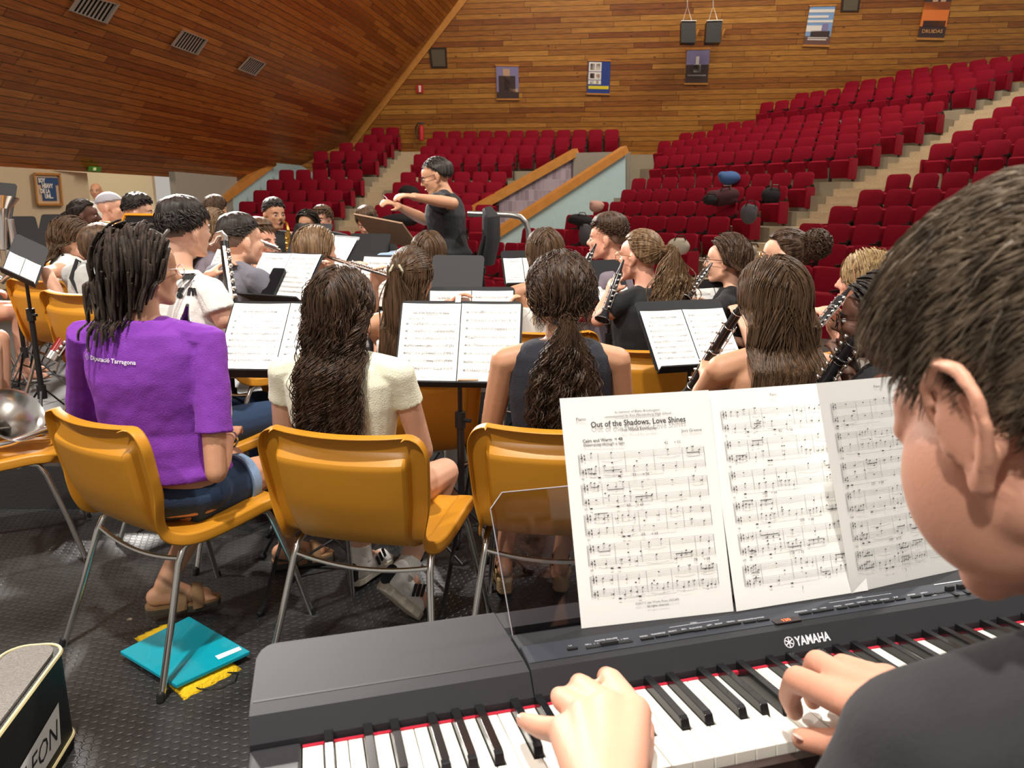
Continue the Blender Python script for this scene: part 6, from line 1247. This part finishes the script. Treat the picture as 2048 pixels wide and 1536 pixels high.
# ================================================================ THE PIANIST
hcen=at(2118,838,.446); fy=R(15)
root=thing('person','pianist with short brown hair and black t-shirt at right, back to the camera','person',(.42,.16,0)); RL=root.location.copy(); L_=lambda v:Vector(v)-RL
HMw=TR(*hcen)@RZ(fy+R(4))@RX(R(-31))@RY(R(4)); HM=TR(*(-RL))@HMw
mb=MB(); Rz=RZ(fy).to_3x3()
neck=L_((.395,.41,1.18)); 
mb.ell(L_((.42,.16,.53)),(.16,.12,.11),Rz); mb.ell(L_((.415,.24,.75)),(.145,.10,.17),Rz@Matrix.Rotation(R(-20),3,'X')); mb.ell(L_((.40,.325,1.0)),(.165,.11,.18),Rz@Matrix.Rotation(R(-18),3,'X'))
SH={-1:L_((.255,.39,1.118)),1:L_((.555,.455,1.10))}
for sd in(-1,1): mb.cap(L_((.375,.385,1.15)),SH[sd],.05,.052,14); mb.cap(neck,SH[sd].lerp(neck,.35)+Vector((0,0,.0)),.045,.035,12)
hc=HM@Vector((0,-.040,-.060)); mb.cap(neck+Vector((0,-.01,-.05)),hc,.058,.050,18)
for s in(-1,1): mb.ell(HM@Vector((s*.034,.030,-.030)),(.038,.056,.062),HM.to_3x3(),26)
head(mb,HM@Matrix.Diagonal((1,1,.87,1)),ears=False,k=26)
# ears with helix, antihelix, lobe
for s in(-1,1):
    e=lambda x,y,z:HM@Vector((s*x,y,z))
    mb.tube([e(.073,.012,-.006),e(.078,.016,.010),e(.085,.008,.027),e(.091,-.010,.032),e(.096,-.026,.022),e(.096,-.032,.004),e(.091,-.027,-.014),e(.085,-.016,-.030),e(.079,-.004,-.038),e(.075,.004,-.034)],[.004,.0048,.0050,.0052,.0052,.0050,.0048,.0058,.0066,.005],10)
    mb.ell(e(.079,-.010,-.004),(.0050,.022,.030),HM.to_3x3()@Matrix.Rotation(s*R(-22),3,'Z')); mb.tube([e(.086,-.004,.020),e(.088,-.017,.010),e(.085,-.018,-.008),e(.081,-.008,-.022)],[.003,.0038,.0038,.003],8); mb.ell(e(.078,.010,-.014),(.005,.005,.008),HM.to_3x3()); mb.ell(e(.080,-.006,-.037),(.006,.009,.009),HM.to_3x3())
P_=lambda px,py,w: PM@pl(px,py,w)-RL
def fing(P,rr,s=1.16): mb.chain([P_(*q) for q in P],[r*s for r in rr],12)
# left hand (knuckles up, little finger stretched to the left)
wl=P_(1225,1640,.075)
MC={'i':(1268,1425,.070),'m':(1218,1418,.074),'r':(1170,1432,.070),'p':(1128,1462,.060)}
for k,rr in(('i',.0150),('m',.0155),('r',.0150),('p',.0135)): mb.cap(wl+Vector((0,0,-.004)),P_(*MC[k]),.024,rr*1.12,14)
mb.cap(P_(*MC['i']),P_(*MC['p']),.0135,.012,12)
fing([MC['i'],(1222,1362,.060),(1212,1352,.030),(1216,1368,.008)],[.0125,.0112,.0095,.008]); fing([MC['m'],(1166,1376,.062),(1158,1366,.032),(1160,1380,.008)],[.0125,.0112,.0095,.008]); fing([MC['r'],(1126,1400,.054),(1118,1392,.028),(1122,1404,.008)],[.0120,.0104,.009,.0078]); fing([MC['p'],(1086,1456,.046),(1062,1447,.034),(1046,1440,.020)],[.0112,.0098,.0085,.0072])
fing([(1262,1540,.055),(1282,1500,.035),(1290,1455,.018)],[.0145,.011,.009])
# right hand
wr=P_(1850,1418,.085)
MC2={'i':(1690,1402,.072),'m':(1708,1370,.076),'r':(1738,1352,.074),'p':(1770,1352,.066)}
for k,rr in(('i',.0150),('m',.0150),('r',.0145),('p',.013)): mb.cap(wr,P_(*MC2[k]),.022,rr,14)
mb.cap(P_(*MC2['i']),P_(*MC2['p']),.013,.0115,12)
fing([MC2['i'],(1594,1358,.066),(1578,1392,.034),(1590,1424,.008)],[.0135,.0118,.0100,.0085]); fing([MC2['m'],(1634,1324,.068),(1618,1368,.034),(1626,1404,.006)],[.0130,.0114,.0098,.0082]); fing([MC2['r'],(1684,1330,.060),(1668,1366,.03),(1676,1394,.006)],[.0122,.0106,.009,.0078]); fing([MC2['p'],(1722,1344,.046),(1712,1366,.02),(1712,1378,.006)],[.0108,.0092,.008,.007])
fing([(1800,1462,.060),(1740,1492,.044),(1676,1488,.024),(1604,1478,.012)],[.018,.0150,.0128,.0098])
# arms
EL=L_((.14,.34,.86)); ER=L_((.63,.36,.86))
for sh,el,wri in((SH[-1],EL,wl),(SH[1],ER,wr)):
    mb.chain([sh,sh.lerp(el,.5),el,el.lerp(wri,.3),el.lerp(wri,.75),wri],[.050,.046,.040,.041,.029,.0235],16)
# legs
for sd in(-1,1):
    h=L_((.42,.16,.5))+Rz@Vector((sd*.09,0,0)); k_=h+Rz@Vector((sd*.04,.42,.02)); a_=Vector((k_.x,k_.y-.02,-0+.09)); mb.chain([h,h.lerp(k_,.5),k_,k_.lerp(a_,.35),a_],[.085,.075,.056,.055,.036],12); mb.cap(a_+Vector((0,0,-.05)),a_+Rz@Vector((0,.15,-.055)),.035,.028,10)
o=remesh(mb.build('body',SK['rosy'],root),.0034,9)
# nails
m_nail=mat('finger nail',(.78,.50,.42),.3)
for (px,py,w,dx) in((1044,1436,.0275,-1),(1596,1474,.0215,-1)):
    c=P_(px,py,w); mb=MB(); mb.ell(c,(.0062,.0048,.0022),(PM.to_3x3()@Matrix.Rotation(R(35),3,'Y')),12); mb.build('finger_nail',m_nail,root)
# shirt
mb=MB(); mb.ell(L_((.415,.20,.66)),(.175,.135,.17),Rz); mb.ell(L_((.40,.30,.95)),(.190,.135,.24),Rz@Matrix.Rotation(R(-15),3,'X')); 
for sd,el in((-1,EL),(1,ER)):
    mb.cap(L_((.425,.39,1.172)),SH[sd]+Vector((0,0,.008)),.068,.062,16); q=SH[sd].lerp(el,.72); mb.tube([SH[sd]-(q-SH[sd])*.1,SH[sd].lerp(q,.5),q],[.060,.069,.072],18)
s_=remesh(mb.build('t_shirt',c_chr,root),.006,5); dm=s_.modifiers.new('folds','DISPLACE'); tx=D.textures.new('shirt folds','CLOUDS'); tx.noise_scale=.09; dm.texture=tx; dm.strength=.007; dm.texture_coords='GLOBAL'
mb=MB(); mb.tube([SH[-1]+Vector((.045,.045,-.06)),SH[-1]+Vector((.03,.05,-.01)),SH[-1]+Vector((.025,.02,.058)),SH[-1]+Vector((.03,-.04,.05)),SH[-1]+Vector((.035,-.07,.0))],.0022,6); mb.build('sleeve_seam',c_blk,root)
mb=MB(); mb.ell(L_((.42,.16,.53)),(.175,.14,.12),Rz)
for sd in(-1,1):
    h=L_((.42,.16,.5))+Rz@Vector((sd*.09,0,0)); k_=h+Rz@Vector((sd*.04,.42,.02)); a_=Vector((k_.x,k_.y-.02,.09)); mb.chain([h,h.lerp(k_,.5),k_,k_.lerp(a_,.5),a_+Vector((0,0,.03))],[.092,.084,.066,.060,.05],14)
remesh(mb.build('trousers',c_den,root),.012,3)
# hair
pth=lambda y:np.interp(y,[-1,-.6,-.32,-.12,.02,.10,.20,.30,.45,1],[-.74,-.66,-.40,.0,.14,-.02,.0,.30,.52,.58])
mb=capmesh(HM,.022,.010,.016,.0015,thrf=pth,k=96,fringe=.008); rg=np.random.default_rng(21)
A=tufts(15000,HM,rg,L=.030,dirn=(.0,.9,-.3),lift=.16,r=.00065,off=(.008,.050),curl=.10,thrf=pth,jit=.22,m=8,topoff=.010); mb.tubes(*A,4)
mb.build('hair',HR['ash'],root)
t=thing('piano_bench','black padded bench under the pianist','bench',(.42,.14,0),fy); mb=MB(); mb.rbox((0,0,.40),(.55,.32,.07),.04); mb.build('cushion',c_blk,t)
for sx in(-1,1):
    for sy in(-1,1): mb=MB(); mb.tube([(sx*.23,sy*.12,.37),(sx*.25,sy*.14,0)],.015,6); mb.build('leg',m_black,t)
# ================================================================ FLOOR OBJECTS, HORNS, BAGS
# instrument case lower left
a=atz(135,1282,.29); b=atz(0,1462,.29); d=(b-a); d.z=0; d.normalize(); n=Vector((d.y,-d.x,0)); 
if n.x>0: n=-n
w=.15; L=.75; c0=a+n*w/2; M=basis(d,n,Vector((0,0,1)) if d.cross(n).z>0 else Vector((0,0,1)),Vector((c0.x,c0.y,0)))
t=thing('instrument_case','black instrument case with cream piping standing at the lower left corner','case',M=Matrix.Translation((c0.x,c0.y,0)))
Ml=Matrix.Translation(-Vector((c0.x,c0.y,0)))@M
out=[]; r=.055
for (cx,cy,a0) in((L-r,w/2-r,0),(r,w/2-r,90),(r,-w/2+r,180),(L-r,-w/2+r,270)):
    for i in range(7): an=R(a0+90*i/6); out.append((cx+r*math.cos(an),cy+r*math.sin(an)))
m_case=mat('black vinyl case',(.012,.012,.012),.45,bump=.3,bscale=300); m_top=mat('speckled case top with painted sheen',(.30,.28,.25),.6,bump=1,bscale=250,var=.45,vscale=160); m_pipe=mat('cream piping',(.62,.52,.26),.5)
mb=MB(); mb.prism(out,.0,.285,M=Ml); mb.build('case_body',m_case,t,False)
mb=MB(); mb.prism([(L/2+(x-L/2)*.965,y*.80) for x,y in out],.285,.292,M=Ml); mb.build('case_top',m_top,t,False)
for z in(.283,.03): 
    mb=MB(); mb.tube([Ml@Vector((x,y,z)) for x,y in out+[out[0]]],.0055,6,False); mb.build('piping',m_pipe,t)
sgn=-1 if (M@Vector((0,-1,0))-M@Vector((0,0,0))).x>0 else 1
x=d*(-1); nn=-n; yv=Vector((0,0,1)); q=Vector((c0.x,c0.y,0))-n*(w/2+.0015); lm=Matrix.Translation(-Vector((c0.x,c0.y,0)))
mb=MB(); P=[q+d*.33+yv*.06,q+d*.12+yv*.06,q+d*.10+yv*.17,q+d*.33+yv*.15]; mb.add([lm@v for v in P],[(0,1,2,3)]); mb.build('paper_label',m_paper,t,False)
mb=MB(); textmb(mb,'LEON',.075,lm@basis(x,yv,nn,q+nn*.001+d*.325+yv*.085),shear=.3); mb.build('label_lettering',m_ink,t,False)
# teal folder on yellow bag
m_teal=mat('teal plastic folder',(.0,.32,.42),.22,coat=.5); m_yel=mat('yellow cloth',(.78,.50,.01),.9,bump=.8,bscale=90)
P=[atz(*q,.036) for q in((240,1302),(378,1232),(500,1302),(352,1370))]
mb=MB(); mb.add([*P,*[Vector((v.x,v.y,.022)) for v in P]],[(3,2,1,0),(4,5,6,7),(0,1,5,4),(1,2,6,5),(2,3,7,6),(3,0,4,7)]); f=tag(bevel(mb.build('folder',m_teal,None,False),.003),'glossy teal folder lying on a yellow cloth bag on the floor','folder')
mb=MB(); Q=[atz(*q,.0372) for q in((430,1312),(478,1293),(484,1299),(437,1319))]; mb.add(Q,[(3,2,1,0)]); mb.build('sticker',m_paper,f,False)
P=[atz(*q,.002) for q in((268,1276),(330,1246),(482,1338),(366,1400))]
mb=MB(); u,v=P[3]-P[0],P[1]-P[0]; V=[]
for i in range(14):
    for j in range(14):
        a,b=i/13,j/13; q=(P[0].lerp(P[1],b)).lerp(P[3].lerp(P[2],b),a); V.append((q.x+.004*math.sin(j*2.1+i),q.y+.004*math.sin(i*1.7),.019*min(1,min(a,1-a,b,1-b)*9)))
mb.grid(V,14,14); tag(solid(mb.build('cloth_bag',m_yel),.002),'yellow cloth bag flattened under the teal folder','bag')
mb=MB(); mb.tube([atz(*q,.006) for q in((455,1345),(476,1345),(470,1362),(440,1376),(400,1378),(375,1370))],.0022,5); tag(mb.build('cord',m_rub),'thin black drawstring loop on the floor by the yellow bag','cord')
# water bottle
c=atz(785,1132,0); t=thing('water_bottle','clear plastic water bottle standing beyond the cream shirt player\'s feet','bottle',c)
m_pet=mat('clear water bottle',(.85,.92,.95),.05,trans=1,ior=1.2)
mb=MB(); mb.lathe([(.0,0),(.03,0),(.033,.01),(.033,.05),(.031,.055),(.033,.06),(.033,.13),(.030,.15),(.014,.18),(.013,.2)],18); mb.build('bottle_body',m_pet,t); mb=MB(); mb.lathe([(0,.215),(.015,.215),(.015,.2),(.0,.2)],14); mb.build('bottle_cap',mat('cap blue',(.1,.3,.7),.4),t)
# euphonium lying on a chair at left
cp=atz(-15,905,.45); chair(cp.x,cp.y,R(-62),'amber chair at the left edge carrying a silver horn')
t=thing('euphonium','silver euphonium lying on the chair at the left edge','euphonium',(cp.x,cp.y,.5)); b0=t.location.copy()
bc=at(25,832,cp.y-.05)-b0; ax=Vector((.75,-.35,.55)).normalized(); x=ax.cross(Vector((0,0,1))).normalized(); y=ax.cross(x); Mb=basis(x,y,ax,bc)
mb=MB(); mb.lathe([(.018,-.42),(.024,-.32),(.033,-.22),(.050,-.12),(.078,-.04),(.105,.0),(.118,.012),(.120,.014),(.112,.008),(.075,-.04),(.045,-.12)],32,M=Mb); mb.build('bell',m_silver,t)
for k in range(4):
    mb=MB(); a=Vector((.02+.0*k,.16-.035*k,-.02)); mb.tube([a+Vector((-.22,-.03,.0)),a+Vector((.16,.02,.03))],.013,10); mb.build('valve_casing',m_silver,t)
mb=MB(); mb.tube([(-.3,-.02,0),(-.2,-.16,.0),(0,-.2,.01),(.16,-.12,.03),(.24,.0,.05),(.26,.12,.06),(.1,.2,.05)],[.02,.018,.016,.014,.013,.012,.011],12); mb.tube([(-.28,.1,.02),(0,.05,.04),(.2,.06,.06)],.012,10); mb.build('tubing',m_silver,t)
# upright silver horn at left edge
bc=at(2,396,4.6); t=thing('tenor_horn','silver horn with its bell facing up at the left edge','horn',bc)
mb=MB(); mb.lathe([(.02,-.3),(.025,-.2),(.033,-.12),(.045,-.06),(.07,-.02),(.090,0),(.092,.003),(.086,-.004),(.04,-.07)],28,M=RX(R(-10))); mb.build('bell',m_silver,t)
mb=MB(); mb.tube([(.0,0,-.3),(.0,0,-.42),(-.06,0,-.48),(-.14,0,-.42),(-.15,0,-.2),(-.12,0,-.12),(-.06,0,-.14)],.02,12); mb.tube([(.05,-.02,-.12),(.05,-.02,-.36)],.018,10); mb.tube([(-.05,-.03,-.12),(-.05,-.03,-.36)],.018,10); mb.build('tubing',m_silver,t)
# bags and clothes on the seats
def bag(px,py,Y,r,m,label,name='backpack',cat='backpack',seed=0):
    c=at(px,py,Y); rr=random.Random(seed); mb=MB(); mb.ell((0,0,0),r,RY(R(rr.uniform(-20,20))).to_3x3(),20)
    for k in range(5): mb.ell((rr.uniform(-.6,.6)*r[0],rr.uniform(-.3,.3)*r[1],rr.uniform(-.4,.5)*r[2]),(r[0]*.5,r[1]*.6,r[2]*.55),None,14)
    t=thing(name,label,cat,c); o=remesh(mb.build('bag_body' if name!='folded_clothes' else 'cloth_pile',m,t),.02,3)
    if name!='folded_clothes':
        mb=MB(); mb.tube([(-.1,-r[1]*.6,r[2]*.7),(-.05,-r[1]*.7,r[2]*1.25),(.06,-r[1]*.7,r[2]*1.25),(.1,-r[1]*.6,r[2]*.7)],.012,6); mb.build('handle',m_black,t)
b_mar=cloth('maroon nylon',(.05,.012,.018)); b_blk=cloth('black nylon',(.012,.012,.014)); b_gry=cloth('grey nylon',(.07,.07,.08)); b_tot=cloth('natural canvas',(.50,.45,.36)); b_pnk=cloth('pale pink cloth',(.5,.3,.25)); b_blu=cloth('blue nylon',(.05,.12,.3))
bag(1447,394,16.6,(.34,.2,.18),b_mar,'large maroon and black bag slumped on the seats, right of centre',seed=1)
bag(1546,393,17.0,(.26,.14,.19),b_blk,'square black bag on the seat at the aisle end',seed=2)
bag(1497,428,15.4,(.16,.16,.20),b_gry,'grey bag hanging over the end seat arm',seed=3)
bag(1420,400,16.4,(.15,.12,.1),b_blk,'small black bag left of the maroon bag',seed=4)
bag(1357,493,13.6,(.20,.14,.15),b_tot,'crumpled cream canvas tote on a lower red seat','tote_bag','tote bag',seed=5)
bag(1163,441,17.8,(.30,.16,.14),b_blk,'black bag at the left end of the lower right seats',seed=6)
bag(1172,470,16.8,(.16,.14,.24),b_gry,'clear grey bag below the black bag at left end of right seats',seed=7)
bag(1193,413,19.2,(.18,.14,.14),b_pnk,'pale pink bundle on the steps beside the blue wall','folded_clothes','clothes',seed=8)
bag(1459,356,18.9,(.26,.2,.16),b_blu,'blue jacket over a seat back in the right block','folded_clothes','clothes',seed=9)
bag(818,385,22.6,(.30,.2,.2),b_blk,'dark clothes piled on the seats by the conductor\'s hands','folded_clothes','clothes',seed=10)
bag(800,440,19.5,(.50,.25,.16),b_blk,'long dark heap of jackets on the seats left of the conductor','folded_clothes','clothes',seed=11)
bag(1502,503,12.8,(.10,.1,.10),b_tot,'white plastic bag near the brunette clarinettist','plastic_bag','bag',seed=12)
